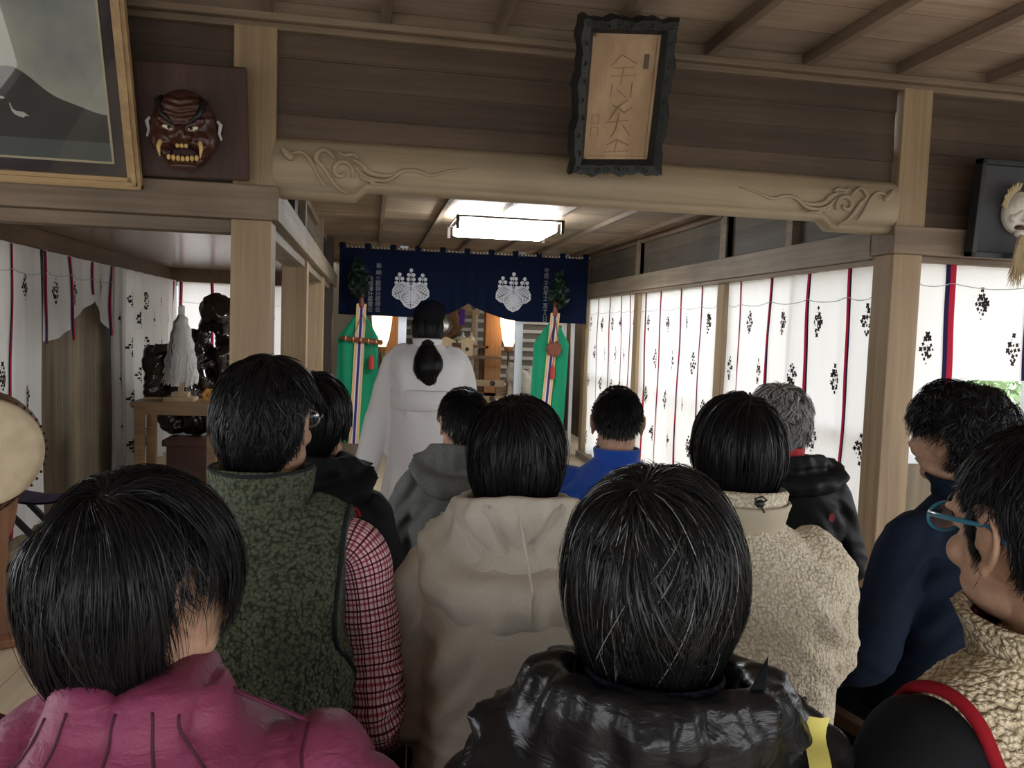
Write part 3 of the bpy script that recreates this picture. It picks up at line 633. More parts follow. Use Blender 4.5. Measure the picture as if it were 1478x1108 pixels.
# ------------------------------------------------------------------ framed crane picture, upper left
o0, r_, u_, n_ = leaned((-1.55, 3.425, 1.965), (-1.55, 3.145, 2.715), 1.3)
fp = thing('framed_picture', 'large gold-framed glazed picture of white cranes below a pale sky, upper left corner', 'picture', tuple(o0)); FW, FH = 1.30, .80
M_GOLD = wood('light gilt wood', (.30, .19, .09), (.52, .36, .19), 'x', rough=.4, stain=.1)
b = MB()
for d0, d1, h in ((0, .014, .012), (.014, .030, .026), (.030, .046, .018)):
    for x0, z0, x1, z1 in ((-FW/2+d0, d0, -FW/2+d1, FH-d0), (FW/2-d1, d0, FW/2-d0, FH-d0), (-FW/2+d0, d0, FW/2-d0, d1), (-FW/2+d0, FH-d1, FW/2-d0, FH-d0)): rail(b, x0, z0, x1, z1, -.02, h)
b.build('gilt_frame', M_GOLD, fp)
b = MB(); rail(b, -FW/2+.04, .04, FW/2-.04, FH-.04, -.015, -.004); b.build('dark_mount', mat('dark mount', (.045, .035, .04), .7), fp)
b = MB(); m_ = .092
for x0, z0, x1, z1 in ((-FW/2+m_, m_, -FW/2+m_+.008, FH-m_), (FW/2-m_-.008, m_, FW/2-m_, FH-m_), (-FW/2+m_, m_, FW/2-m_, m_+.008), (-FW/2+m_, FH-m_-.008, FW/2-m_, FH-m_)): rail(b, x0, z0, x1, z1, -.004, .002)
b.build('mount_fillet', mat('pale gold fillet', (.50, .44, .30), .4, .5, .3), fp)
M_PIC = mat('painted landscape', (.4, .42, .4), .6)
_t = nd(M_PIC, 'ShaderNodeTexCoord'); _mp = nd(M_PIC, 'ShaderNodeMapping', vector_type='POINT'); _mp.inputs['Location'].default_value = (0, 0, 0); lk(M_PIC, _t.outputs['Object'], _mp.inputs[0])
_nz = nd(M_PIC, 'ShaderNodeTexNoise', i_Scale=3.0, i_Detail=6.0); lk(M_PIC, _mp.outputs[0], _nz.inputs[0])
_cl = ramp(M_PIC, _nz.outputs[0], [(.35, (.28, .30, .30)), (.5, (.42, .43, .38)), (.65, (.52, .52, .44))]); lk(M_PIC, _cl, bsdf(M_PIC).inputs['Base Color'])
b = MB(); rail(b, -FW/2+.10, .10, FW/2-.10, FH-.10, -.004, -.002); b.build('painted_sky', M_PIC, fp)
xs = np.linspace(-FW/2+.10, FW/2-.10, 60); top = [.40-.10*smooth01((x-.2)/.3)+.02*math.sin(x*9)+.008*math.sin(x*31) for x in xs]
b = MB(); pl = [(x, z) for x, z in zip(xs, top)]+[(xs[-1], .10), (xs[0], .10)]; V = [pp(a, c, -.0015) for a, c in pl]+[pp(a, c, -.0005) for a, c in pl]; k = len(pl)
b.add(V, [tuple(range(k))[::-1], tuple(range(k, 2*k))]+[(i, (i+1) % k, k+(i+1) % k, k+i) for i in range(k)]); b.build('painted_hills', mat('dark painted hills', (.045, .047, .045), .6), fp)
b = MB(); rail(b, -FW/2+.10, .10, FW/2-.10, .17, -.0004, .0001); b.build('painted_shore', mat('painted shore', (.10, .115, .11), .6), fp)
M_CRN = mat('painted white cranes', (.62, .62, .58), .7)
for cx_, cz_, s_ in ((.24, .255, .8), (.12, .235, .85), (.185, .31, .4), (-.1, .26, .7)):
    b = MB(); pl = [(-.035, .045), (-.031, .047), (-.024, .022), (-.008, .012), (.022, .010), (.045, -.008), (.028, -.006), (.02, -.016), (.002, -.012), (-.016, -.004), (-.028, .01)]
    V = [pp(cx_+a*s_, cz_+c*s_, .0004) for a, c in pl]+[pp(cx_+a*s_, cz_+c*s_, .0012) for a, c in pl]; k = len(pl)
    b.add(V, [tuple(range(k))[::-1], tuple(range(k, 2*k))]+[(i, (i+1) % k, k+(i+1) % k, k+i) for i in range(k)])
    b.build('painted_crane', M_CRN, fp)
M_GLASS = bpy.data.materials.new('picture glass'); M_GLASS.use_nodes = True; _g = bsdf(M_GLASS); _g.inputs['Roughness'].default_value = .02; _g.inputs['Alpha'].default_value = .12; _g.inputs['Base Color'].default_value = (.9, .95, .95, 1); _g.inputs['Specular IOR Level'].default_value = 1.0
M_GLASS = bpy.data.materials.new('clear glass'); M_GLASS.use_nodes = True; _t = M_GLASS.node_tree; _t.nodes.clear()
_o = _t.nodes.new('ShaderNodeOutputMaterial'); _m = _t.nodes.new('ShaderNodeMixShader'); _f = _t.nodes.new('ShaderNodeFresnel'); _f.inputs[0].default_value = 1.5; _tr = _t.nodes.new('ShaderNodeBsdfTransparent'); _gl = _t.nodes.new('ShaderNodeBsdfGlossy'); _gl.inputs['Roughness'].default_value = .01
_t.links.new(_f.outputs[0], _m.inputs[0]); _t.links.new(_tr.outputs[0], _m.inputs[1]); _t.links.new(_gl.outputs[0], _m.inputs[2]); _t.links.new(_m.outputs[0], _o.inputs[0])
b = MB(); rail(b, -FW/2+.045, .045, FW/2-.045, FH-.045, .006, .009); b.build('glass', M_GLASS, fp)
# ------------------------------------------------------------------ demon mask on a dark board
o0, r_, u_, n_ = leaned((-.722, 3.425, 2.022), (-.728, 3.36, 2.47), .45)
mk = thing('demon_mask', 'reddish brown horned-brow demon mask with long tusks on a dark square board', 'mask', tuple(o0))
b = MB(); rail(b, -.225, 0, .225, .435, -.03, -.012); b.build('backing_board', wood('dark reddish board', (.035, .016, .012), (.085, .04, .03), 'z'), mk, bevel=.008)
MRED = mat('dark red lacquer', (.055, .018, .012), .33, .5); c = pp(0, .21, -.01)
RM = np.stack([r_, -n_, u_], 1)    # local x right, -y out, z up
def ml(x, y, z): return pp(x-.01, .165+z*.93, -.01+y)    # y outwards
def mell(b, x, y, z, rx, ry, rz, tilt=0): b.ell(ml(x, y, z), (rx, ry, rz), 20, 14, RM@rot('Y', tilt))
def mtube(b, ps, r, n=8): b.tube([ml(*q) for q in ps], r, n)
b = MB(); mell(b, 0, .02, .02, .125, .075, .15); mell(b, 0, .05, .085, .095, .06, .07); mell(b, 0, .05, -.10, .075, .05, .035)
for s in (-1, 1): mell(b, s*.06, .07, -.02, .04, .03, .03); mell(b, s*.045, .085, .035, .05, .02, .016, -s*25); mell(b, s*.095, .04, -.02, .03, .04, .05); mell(b, s*.024, .11, -.015, .022, .02, .018); mell(b, s*.06, .085, -.045, .035, .02, .02, s*15)
mell(b, 0, .10, .0, .02, .035, .03); mell(b, 0, .08, -.13, .055, .035, .02)
me = remesh(b, .005, 3); V, N = mesh_np(me)
L = (V-ml(0, 0, 0))@np.stack([r_, n_, u_], 1)
mouth = np.exp(-((L[:, 0]/.055)**4)-(((L[:, 2]+.075)/.028)**4)); wr = np.where(L[:, 2] > .05, .004*np.sin(L[:, 2]*230-abs(L[:, 0])*60), .002*np.sin(L[:, 0]*140)*np.sin(L[:, 2]*120))
V = V+np.outer(-.06*mouth+wr*(L[:, 1] > .03), n_); set_np(me, V)
o = link_mesh('mask_face', me, MRED); put_under(o, mk)
M_IVO = mat('aged ivory', (.62, .42, .16), .4); M_BRW = mat('black lacquer', (.008, .007, .007), .35)
for s in (-1, 1):
    b = MB(); mtube(b, [(s*.072, .105, -.035), (s*.078, .118, -.06), (s*.073, .12, -.098)], [.009, .008, .002]); b.build('tusk', M_IVO, mk, smooth=True)
    b = MB(); mell(b, s*.045, .095, .020, .021, .008, .0085, -s*14); b.build('eye', mat('mask eye', (.72, .66, .48), .3), mk, smooth=True)
    b = MB(); mell(b, s*.040, .1025, .020, .007, .004, .007); b.build('pupil', M_BRW, mk, smooth=True)
    b = MB(); b.tube([ml(s*.03, .098, .035), ml(s*.065, .09, .07), ml(s*.085, .06, .125), ml(s*.07, .06, .15)], [.010, .02, .024, .004], 8, .6); b.build('eyebrow', M_BRW, mk, smooth=True)
    b = MB(); mtube(b, [(s*.125, .03, .06), (s*.137, .03, .045), (s*.13, .03, .01), (s*.138, .03, -.015)], [.006, .008, .006, .005]); b.build('ear', mat('pale ear rims', (.55, .52, .5), .5), mk, smooth=True)
b = MB()
for k in range(7): mell(b, (k-3)*.017, .075, -.103+.001*abs(k-3)*2, .008, .009, .012)
for k in (-1, 0, 1): mell(b, k*.016, .082, -.05, .008, .008, .009)
b.build('teeth', M_IVO, mk, smooth=True)
b = MB(); mell(b, 0, .035, -.075, .052, .02, .03); b.build('mouth_hollow', mat('dark mouth', (.03, .006, .005), .6), mk, smooth=True)
# ------------------------------------------------------------------ white bearded mask in a black box frame
o0, r_, u_, n_ = leaned((3.10, 3.42, 1.895), (3.10, 3.385, 2.335), .6)
nm = thing('bearded_mask', 'white laughing old man mask with long straw beard in a black box frame, upper right', 'mask', tuple(o0))
b = MB(); rail(b, -.29, 0, .29, .435, -.04, -.025); b.build('grey_backing', mat('dark grey cloth backing', (.06, .062, .07), .9), nm)
b = MB()
for x0, z0, x1, z1 in ((-.305, -.01, -.28, .445), (.28, -.01, .305, .445), (-.305, -.01, .305, .015), (-.305, .42, .305, .445)): rail(b, x0, z0, x1, z1, -.04, .012)
b.build('black_frame', M_BLACKW, nm, bevel=.003)
def ml(x, y, z): return pp(x*1.12-.075, .185+z*1.1, -.02+y)
RM = np.stack([r_, -n_, u_], 1); b = MB(); mell(b, 0, .02, .02, .085, .05, .10); mell(b, 0, .04, .05, .065, .035, .05); mell(b, 0, .05, -.07, .03, .02, .022)
for s in (-1, 1): mell(b, s*.04, .05, -.005, .025, .018, .02); mell(b, s*.032, .062, .045, .022, .006, .005, -s*18)
mell(b, 0, .065, .005, .012, .016, .028); mell(b, 0, .07, -.014, .018, .012, .010)
me = remesh(b, .004, 3); V, N = mesh_np(me); L = (V-ml(0, 0, 0))@np.stack([r_, n_, u_], 1)
for s in (-1, 1): e = np.exp(-(((L[:, 0]-s*.034)/.018)**4)-(((L[:, 2]-.022+.15*(L[:, 0]-s*.034)*s*4)/.004)**2)); V = V-np.outer(e*.012*(L[:, 1] > .02), n_)
mo = np.exp(-((L[:, 0]/.028)**4)-(((L[:, 2]+.045)/.010)**4)); V = V-np.outer(mo*.03*(L[:, 1] > .02), n_); set_np(me, V)
M_OKI = mat('old white gesso', (.60, .56, .50), .5); o = link_mesh('mask_face', me, M_OKI); put_under(o, nm)
b = MB(); mell(b, 0, .045, -.045, .026, .012, .011); b.build('dark_mouth', mat('dark red mouth', (.05, .01, .01), .6), nm, smooth=True)
for s in (-1, 1): b = MB(); b.tube([ml(s*(.018+k*.007), .058-.002*k, .021+.004*math.sin(k*1.0)) for k in range(5)], [.001, .002, .0025, .002, .001], 6); b.build('eye', M_BRW, nm, smooth=True)
M_STRAW = mat('straw coloured hair', (.50, .40, .24), .7)
b = MB(); g = np.random.default_rng(5)
for k in range(110):
    x = (g.random()-.5)*.028; y = .05+.02*g.random(); L_ = .16+.07*g.random(); sx = .25*x+g.normal()*.006
    b.tube([ml(x*.7, y, -.075), ml(x*1.1+sx, y+.01, -.12), ml(x+sx*2+.005*math.sin(k), y+.005, -.075-L_*.8), ml(x*.9+sx*3, y, -.075-L_)], [.0022, .0022, .0018, .0006], 4)
b.build('beard', M_STRAW, nm)
b = MB()
for s in (-1, 1):
    for k in range(90): a = .15+k/90*1.15; j = g.normal(size=3)*.004; b.tube([ml(s*.087*math.sin(a)+j[0], .03+j[1], .02+.102*math.cos(a)+j[2]), ml(s*.10*math.sin(a+.1)+j[0], .05, .03+.112*math.cos(a+.05)+j[2]), ml(s*.085*math.sin(a+.25), .055, .02+.10*math.cos(a+.25))], [.002, .002, .001], 4)
b.build('hair_tuft', M_STRAW, nm)
MB().tube([pp(-.05, .44, -.03), pp(.0, .62, -.03), pp(.05, .44, -.03)], .0025, 5).build('hanging_cord', M_DK if 'M_DK' in globals() else W_DARK, nm)
# ------------------------------------------------------------------ drum on a stand, lower left edge
M_SKIN = mat('drum skin', (.62, .50, .33), .6); _c = coords(M_SKIN, (5, 5, 5)); _nz = nd(M_SKIN, 'ShaderNodeTexNoise', i_Scale=1.0, i_Detail=5.0); lk(M_SKIN, _c, _nz.inputs[0]); lk(M_SKIN, ramp(M_SKIN, _nz.outputs[0], [(.35, (.42, .32, .19)), (.6, (.68, .56, .38))]), bsdf(M_SKIN).inputs['Base Color'])
W_DRUM = wood('reddish drum wood', (.14, .06, .03), (.28, .14, .07), 'y', rough=.4)
dr = thing('taiko_drum', 'barrel drum with pale worn skin at the left edge of the picture', 'drum', (-1.70, 3.87, .84)); ax = _n((.5, -.866, 0)); side = np.array((-ax[1], ax[0], 0)); cc = np.array((-1.60, 3.70, .865))
def disc_ring(b, prof, n=40, mi=0):
    G = [[cc+ax*d+side*r*math.cos(a)+np.array((0, 0, 1.))*r*math.sin(a) for a in np.linspace(0, 2*math.pi, n, endpoint=False)] for r, d in prof]; b.grid(G, closed_v=True)
b = MB(); disc_ring(b, [(.225, -.0), (.24, -.05), (.258, -.16), (.26, -.21), (.258, -.26), (.24, -.37), (.225, -.42)]); b.build('drum_body', W_DRUM, dr, smooth=True)
for d0, s in ((0, 1), (-.42, -1)): b = MB(); disc_ring(b, [(.0005, d0+.006*s), (.10, d0+.006*s), (.20, d0+.005*s), (.226, d0+.001*s), (.232, d0-.01*s), (.236, d0-.03*s)]); b.build('drum_skin', M_SKIN, dr, smooth=True)
for d0, s in ((-.04, 1), (-.38, -1)):
    for k in range(44): a = k*2*math.pi/44; MB().ell(cc+ax*d0+side*.243*math.cos(a)+np.array((0, 0, 1.))*.243*math.sin(a), (.007,)*3, 6, 4).build('stud', W_DARK, dr, smooth=True)
st_ = thing('drum_stand', 'reddish brown scalloped wooden stand carrying the drum', 'stand', (-1.70, 3.87, 0)); W_ST = wood('reddish stand wood', (.17, .075, .04), (.34, .17, .09), 'z', rough=.45)
for d0 in (-.10, -.32):
    b = MB(); pl = [(-.26, 0), (.26, 0), (.27, .03), (.22, .06), (.16, .09), (.15, .2), (.17, .26), (.15, .32), (.17, .40), (.16, .46), (.20, .52), (.22, .60), (.23, .66), (.17, .62), (.09, .585), (0, .575)]
    pl = pl+[(-x, z) for x, z in pl[::-1][1:-1] if x > 0]; pl = [q for q in pl if q != (-.26, 0)]; pl = [(-.26, 0)]+pl; pl = [(x*.62, z) for x, z in pl]
    b.prism(pl, cc*(1, 1, 0)+ax*(d0-.02), side, (0, 0, 1), ax*.04); b.build('side_board', W_ST, st_, bevel=.005)
for z in (.10, .38): b = MB(); b.bar(cc*(1, 1, 0)+ax*-.40+np.array((0, 0, z)), cc*(1, 1, 0)+ax*-.10+np.array((0, 0, z)), .12, .035); b.build('stretcher', W_ST, st_)
b = MB(); b.bar(cc*(1, 1, 0)+ax*-.46+side*.0+np.array((0, 0, .02)), cc*(1, 1, 0)+ax*-.0+np.array((0, 0, .02)), .36, .04); b.build('base_board', W_ST, st_, bevel=.01)
# ------------------------------------------------------------------ folding stool by the left curtain
fs = thing('folding_stool', 'black folding stool with crossed legs and dark purple seat on the floor behind the drum', 'stool', (-1.80, 4.9, 0)); M_BK = mat('black painted metal', (.015, .014, .016), .4); M_PUR = mat('dark purple canvas', (.045, .03, .07), .85)
sx0, sx1, sy0, sy1 = -2.0, -1.62, 4.78, 5.08
for y in (sy0+.02, sy1-.02):
    MB().bar((sx0, y, .42), (sx1-.02, y, .015), .028, .028).build('leg', M_BK, fs); MB().bar((sx1, y, .44), (sx0+.02, y, .015), .028, .028).build('leg', M_BK, fs)
for x, z in ((sx0, .43), (sx1, .445), (sx0+.02, .02), (sx1-.02, .02)): MB().tube([(x, sy0, z), (x, sy1, z)], .014, 8).build('rail', M_BK, fs)
b = MB(); G = [[(x, y, .445-.03*math.sin(math.pi*t)) for y in (sy0+.02, sy1-.02)] for t, x in zip(np.linspace(0, 1, 12), np.linspace(sx0, sx1, 12))]; b.grid(G); b.grid([[(x, y, z-.012) for x, y, z in r] for r in G[::-1]]); b.build('seat', M_PUR, fs)
# ------------------------------------------------------------------ table, paper wand, flower plate, sculpture in the left bay
W_TAB = wood('honey coloured table wood', (.20, .12, .06), (.40, .26, .13), 'x', rough=.4)
TY = 5.9; ta, tb = P(187, 580, Y=TY), P(318, 582, Y=TY); tz = ta[2]
tab = thing('offering_table', 'plain light wooden table in front of the dark burl sculpture in the left bay', 'table', ((ta[0]+tb[0])/2, TY+.2, 0))
MB().box((ta[0], TY, tz-.03), (tb[0], TY+.4, tz)).build('table_top', W_TAB, tab, bevel=.004)
for x in (ta[0]+.06, tb[0]-.06):
    for y in (TY+.03, TY+.34): MB().box((x-.032, y-.025, 0), (x+.032, y+.025, tz-.03)).build('leg', W_TAB, tab, bevel=.003)
for y in (TY+.03, TY+.34): MB().box((ta[0]+.09, y-.012, tz-.09), (tb[0]-.09, y+.012, tz-.03)).build('apron', W_TAB, tab)
wa = P(262, 470, Y=TY+.15); wt = P(261, 446, Y=TY+.15)[2]
wd = thing('paper_wand', 'purification wand of white zigzag paper streamers standing on the table in the left bay', 'wand', (wa[0], TY+.15, tz))
M_PAP = cloth_mat('white paper', (.75, .74, .72), .25); W_PL = wood('pale bare wood', (.38, .28, .17), (.58, .45, .3), 'z')
b = MB().box((wa[0]-.10, TY+.05, tz), (wa[0]+.10, TY+.25, tz+.03)).box((wa[0]-.055, TY+.095, tz+.03), (wa[0]+.055, TY+.205, tz+.065)); b.build('base', W_PL, wd, bevel=.004)
MB().box((wa[0]-.016, TY+.134, tz+.06), (wa[0]+.016, TY+.166, wt)).build('handle', W_PL, wd); MB().tube([(wa[0], TY+.15, wt-.035), (wa[0], TY+.15, wt+.02)], .022, 10).build('paper_cap', M_PAP, wd)
g = np.random.default_rng(4); b = MB(); ztp = wt-.03
for k in range(190):
    a = g.random()*6.28; L_ = (wt-tz)*(.62+.16*g.random()); r0 = .018; r1 = .065+.055*g.random()**.7; zig = g.random()*6; pts = []
    for t in np.linspace(0, 1, 11):
        r = r0+(r1-r0)*t**.75; pts.append((wa[0]+r*math.cos(a+.12*math.sin(zig+t*9))+.006*(1 if int(t*10) % 2 else -1), TY+.15+r*math.sin(a+.12*math.sin(zig+t*9)), ztp-.01-L_*(t**1.08)+.04*math.sin(t*3.1)*(1-t)))
    w = .0065; dv = np.array((math.cos(a+1.2), math.sin(a+1.2), .2))*w
    b.grid([[np.array(p)-dv, np.array(p)+dv] for p in pts])
b.build('paper_streamers', M_PAP, wd)
fpx = P(302, 571, Y=TY+.08)
fl = thing('flower_ornament', 'small orange flower-shaped ornament on the table beside the paper wand', 'ornament', (fpx[0], TY+.08, tz)); M_OR = mat('orange yellow lacquer', (.60, .30, .06), .5); b = MB()
for k in range(6): a = k*math.pi/3; b.ell((fpx[0]+.03*math.cos(a), TY+.08, tz+.05+.03*math.sin(a)), (.022, .012, .022), 12, 8)
b.build('petals', M_OR, fl, smooth=True); MB().ell((fpx[0], TY+.07, tz+.05), (.016, .014, .016), 12, 8).build('centre', mat('ochre', (.4, .17, .04), .5), fl, smooth=True)
cpx = P(315, 600, Y=TY-.01)
b = MB(); zs = np.linspace(tz+.002, tz-.30, 14); G = [[(cpx[0]-.03+.065*u+.004*math.sin(z*30), TY-.012-.008*math.sin(u*9+z*6), z) for u in np.linspace(0, 1, 7)] for z in zs]; b.grid(G)
M_PURC = cloth_mat('purple cloth', (.12, .05, .33), .1); fab = thing('purple_cloth', 'narrow purple cloth with white edge hanging over the right end of the table', 'cloth', (cpx[0], TY, tz)); b.build('purple_panel', M_PURC, fab, smooth=True)
b = MB(); G = [[(cpx[0]-.045+.016*u, TY-.014, z) for u in (0, 1)] for z in zs]; b.grid(G); b.build('white_edge', M_PAP, fab)
SY = 7.0
sc = thing('burl_sculpture', 'large glossy dark root burl sculpture standing behind the table in the left bay', 'sculpture', tuple(P(280, 625, Y=SY)*(1, 1, 0)))
M_BURL = mat('glossy dark burl', (.014, .008, .007), .16, .7); b = MB()
def se(px, py, rx, rz, dy=0, ry=None, tilt=0):
    c = P(px, py, Y=SY+dy); k = SY/1160; b.ell(c, (rx*k, (ry or min(rx, rz))*k, rz*k), 18, 12, rot('Y', tilt))
for a in ((312, 450, 24, 27), (300, 466, 14, 14), (322, 480, 13, 28), (292, 510, 17, 34, 0, None, -20), (283, 545, 22, 34), (330, 540, 26, 50), (335, 470, 16, 40, .05), (305, 560, 40, 25), (250, 530, 15, 22, -.05), (228, 525, 17, 24), (232, 512, 20, 12, 0, None, 20), (226, 545, 13, 30, 0, None, 15), (240, 580, 14, 28), (255, 600, 22, 25), (285, 600, 32, 26), (320, 600, 36, 30), (268, 575, 22, 30, -.1), (303, 523, 10, 10, -.1), (350, 560, 30, 60, .1), (245, 560, 12, 24, .05), (330, 505, 12, 20, -.08)): se(*a)
for q in ([(300, 480), (290, 500), (288, 530), (296, 560)], [(225, 505), (245, 503), (262, 520), (275, 545)], [(318, 510), (322, 540), (312, 575)]): b.tube([P(x, y, Y=SY-.12) for x, y in q], [.05, .045, .05, .04][:len(q)], 10)
me = remesh(b, .012, 4); V, N = mesh_np(me); V = V+N*(fbm(V*6, 3)*.028+np.sin(V[:, 0]*45+fbm(V*5)*9)*.005)[:, None]; set_np(me, V); o = link_mesh('burl', me, M_BURL); put_under(o, sc)
pb = P(233, 632, Y=SY-.35); pe = P(345, 640, Y=SY-.35)
bs = thing('sculpture_base', 'dark reddish brown low platform under the burl sculpture', 'platform', ((pb[0]+pe[0])/2, SY, 0)); W_RB = wood('dark red brown', (.05, .018, .012), (.11, .045, .03), 'x', rough=.5); zt = P(280, 627, Y=SY)[2]
MB().box((pb[0], SY-.35, zt-.05), (pe[0]+.2, SY+.35, zt)).build('platform_top', W_RB, bs, bevel=.008); MB().box((pb[0]+.03, SY-.32, 0), (pe[0]+.17, SY+.32, zt-.05)).build('platform_box', W_RB, bs)
# ------------------------------------------------------------------ altar room behind the navy curtain
YA = 10.6; W_OR = wood('orange cedar posts', (.36, .16, .06), (.62, .32, .14), 'z', rough=.5, stain=.1); W_MID = wood('brown altar wood', (.16, .09, .05), (.32, .20, .11), 'x', rough=.5)
struct('wall_altar', MB().box((-.6, 12.1, 0), (3.0, 12.16, ZI)), mat('pale plaster', (.5, .46, .38), .8))
struct('wall_altar_side', MB().box((2.9, 9.3, 0), (2.96, 12.1, ZI)).box((-.66, 9.3, 0), (-.6, 12.1, ZI)), W_OLD)
b = MB()
for px_ in (595-23, 598): pass
al = lambda px_, py_, y=9.25: P(px_, py_, Y=y)
for k, px_ in enumerate((580, 748)): x = al(px_, 500)[0]; tag(MB().box((x-.045, 9.22, 0), (x+.045, 9.26, ZI)).build('door_%d' % (k+2), mat('silver sliding door stile', (.62, .64, .68), .3, .5, .7)), kind='structure')
struct('door_4', MB().box((2.22, 9.22, 0), (2.27, 9.26, ZI)).box((2.33, 9.22, 0), (2.37, 9.26, ZI)), GREY)
for k, px_ in enumerate((567, 712)):
    x = P(px_, 500, Y=YA)[0]; w = .11 if k else .10; tag(MB().box((x-w, YA, 0), (x+w, YA+.2, ZI)).build('trim_%d' % (18+k), W_OR, bevel=.004), kind='structure')
x0, x1 = P(630, 512, Y=YA-.35), P(722, 512, Y=YA-.35)
sh = thing('altar_shelf', 'dark wooden shelf carrying two small pale shrine boxes behind the white-robed person', 'shelf', ((x0[0]+x1[0])/2, YA-.3, 0))
MB().box((x0[0]-.4, YA-.5, x0[2]-.03), (x1[0], YA-.08, x0[2])).build('shelf_board', W_MID, sh)
for px_ in (560, 640, 688): x = P(px_, 520, Y=YA-.3)[0]; MB().box((x-.03, YA-.32, 0), (x+.03, YA-.26, x0[2]-.03)).build('leg', W_MID, sh)
rl = thing('altar_railing', 'light wooden altar railing with dark nail covers below the shelf', 'railing', (1.6, YA-.7, 0))
za = P(712, 553, Y=YA-.7)[2]; zb_ = P(712, 575, Y=YA-.7)[2]
for z, h in ((za, .08), (zb_-.02, .10)):
    MB().box((.1, YA-.72, z-h/2), (1.66, YA-.66, z+h/2)).build('rail', wood('pale railing', (.30, .2, .12), (.5, .36, .22), 'x'), rl)
for px_ in (711, 640): x = P(px_, 560, Y=YA-.74)[0]; [MB().ell((x, YA-.725, z), (.035, .012, .035), 10, 6).build('nail_cover', W_DARK, rl, smooth=True) for z in (za, zb_)]
for x in (.2, .9, 1.6): MB().box((x-.04, YA-.70, 0), (x+.04, YA-.64, za)).build('post', W_MID, rl)
b = MB(); b.box((.2, YA-.0, 0), (2.6, YA+.9, .62)); al_ = thing('altar_platform', 'stepped wooden altar platform behind the railing', 'platform', (1.4, YA+.4, 0)); b.build('platform_box', W_MID, al_); MB().box((.15, YA+.2, .62), (2.6, YA+.9, .66)).build('platform_top', W_MID, al_)
M_PALE = wood('bare hinoki', (.58, .44, .26), (.78, .62, .40), 'z', stain=.05)
for k, px_ in enumerate((643, 673)):
    p = P(px_, 512, Y=YA-.35); x, z = p[0], x0[2]; s = thing('miniature_shrine', ('small pale shrine box with a round crest, nearer the white-robed person', 'small pale shrine box with round crest, right of its twin on the shelf')[k], 'shrine box', (x, YA-.35, z), 0, 'pair of small shrine boxes on the altar shelf')
    MB().box((x-.075, YA-.42, z), (x+.075, YA-.28, z+.165)).build('box', M_PALE, s); MB().prism([(-.12, .165), (.12, .165), (.12, .185), (.0, .235), (-.12, .185)], (x, YA-.43, z), (1, 0, 0), (0, 0, 1), (0, .16, 0)).build('roof', M_PALE, s); MB().ell((x, YA-.422, z+.085), (.026, .006, .026), 12, 6).build('round_crest', W_DARK, s, smooth=True)
M_POR = mat('white porcelain', (.62, .68, .68), .15, .6)
for k, px_ in enumerate((668, 680)):
    p = P(px_, 490, Y=YA+.1); x = p[0]; zb0 = P(px_, 498, Y=YA+.1)[2]; s = thing('porcelain_flask', ('left', 'right')[k]+' one of the two glossy white sake flasks above the shrine boxes', 'flask', (x, YA+.1, zb0), 0, 'pair of white flasks on the altar')
    MB().lathe((x, YA+.1, zb0), [(.03, 0), (.048, .01), (.058, .06), (.052, .10), (.02, .125), (.018, .145), (.026, .155)], 18).build('flask_body', M_POR, s, smooth=True); MB().ell((x, YA+.1, zb0+.165), (.014, .014, .014), 10, 6).build('stopper', M_POR, s, smooth=True)
tz2 = P(668, 498, Y=YA+.1)[2]; tr = thing('offering_stand', 'brown altar table carrying the two white flasks', 'table', (1.25, YA+.3, 0)); MB().box((.6, YA+.0, tz2-.03), (1.55, YA+.5, tz2)).build('top', W_MID, tr)
for x in (.65, 1.5): MB().box((x-.03, YA+.22, .66), (x+.03, YA+.4, tz2-.03)).build('leg', W_MID, tr)
pm = P(622, 485, Y=YA+.55); mi = thing('round_mirror', 'round pale altar mirror half hidden behind the white-robed person', 'mirror', tuple(pm)); MB().lathe(tuple(P(645, 470, Y=YA+.55)), [(.17, 0), (.19, .01), (.17, .03)], 30, axis='y').build('mirror_disc', mat('polished metal', (.62, .6, .55), .22, .5, .6), mi, smooth=True)
pc = P(660, 470, Y=YA+.3); mb_ = thing('curved_beam', 'dark curved root-shaped beam beside the altar mirror', 'beam', tuple(pc)); MB().tube([P(x, y, Y=YA+.3) for x, y in ((645, 436), (655, 455), (662, 470), (655, 482), (640, 492))], [.05, .06, .07, .06, .04], 10).build('beam', W_MID, mb_, smooth=True); MB().tube([P(662, 470, Y=YA+.3), (pc[0]+.05, YA+.34, ZI)], .02, 6).build('hanger', W_MID, mb_)
ph = P(667, 457, Y=YA-.1); pq2 = thing('purple_hanging', 'small violet rectangular cloth hanging in the gap of the navy curtain', 'cloth', tuple(ph)); MB().box((ph[0]-.035, YA-.11, ph[2]-.11), (ph[0]+.035, YA-.09, ph[2]+.10)).build('violet_cloth', M_PURC, pq2, bevel=.005); MB().tube([(ph[0], YA-.1, ph[2]+.1), (ph[0], YA-.1, ZI)], .004, 5).build('cord', W_DARK, pq2)
pg = P(668, 438, Y=YA+.8); gb = thing('altar_gable', 'pale wooden gable board of the inner sanctuary under the peak of the navy curtain', 'gable', tuple(pg)); MB().prism([(-.16, -.10), (0, .12), (.16, -.10), (.11, -.10), (-.11, -.10)], tuple(pg), (1, 0, 0), (0, 0, 1), (0, .04, 0)).build('gable_board', M_PALE, gb); MB().box((pg[0]-.2, YA+.8, .66), (pg[0]-.14, YA+.86, pg[2]-.1)).build('post', M_PALE, gb); MB().box((pg[0]+.14, YA+.8, .66), (pg[0]+.2, YA+.86, pg[2]-.1)).build('post', M_PALE, gb)
MB().box((pg[0]-.25, YA+.83, pg[2]-.16), (pg[0]+.25, YA+.86, pg[2]-.09)).build('cross_beam', M_PALE, gb)
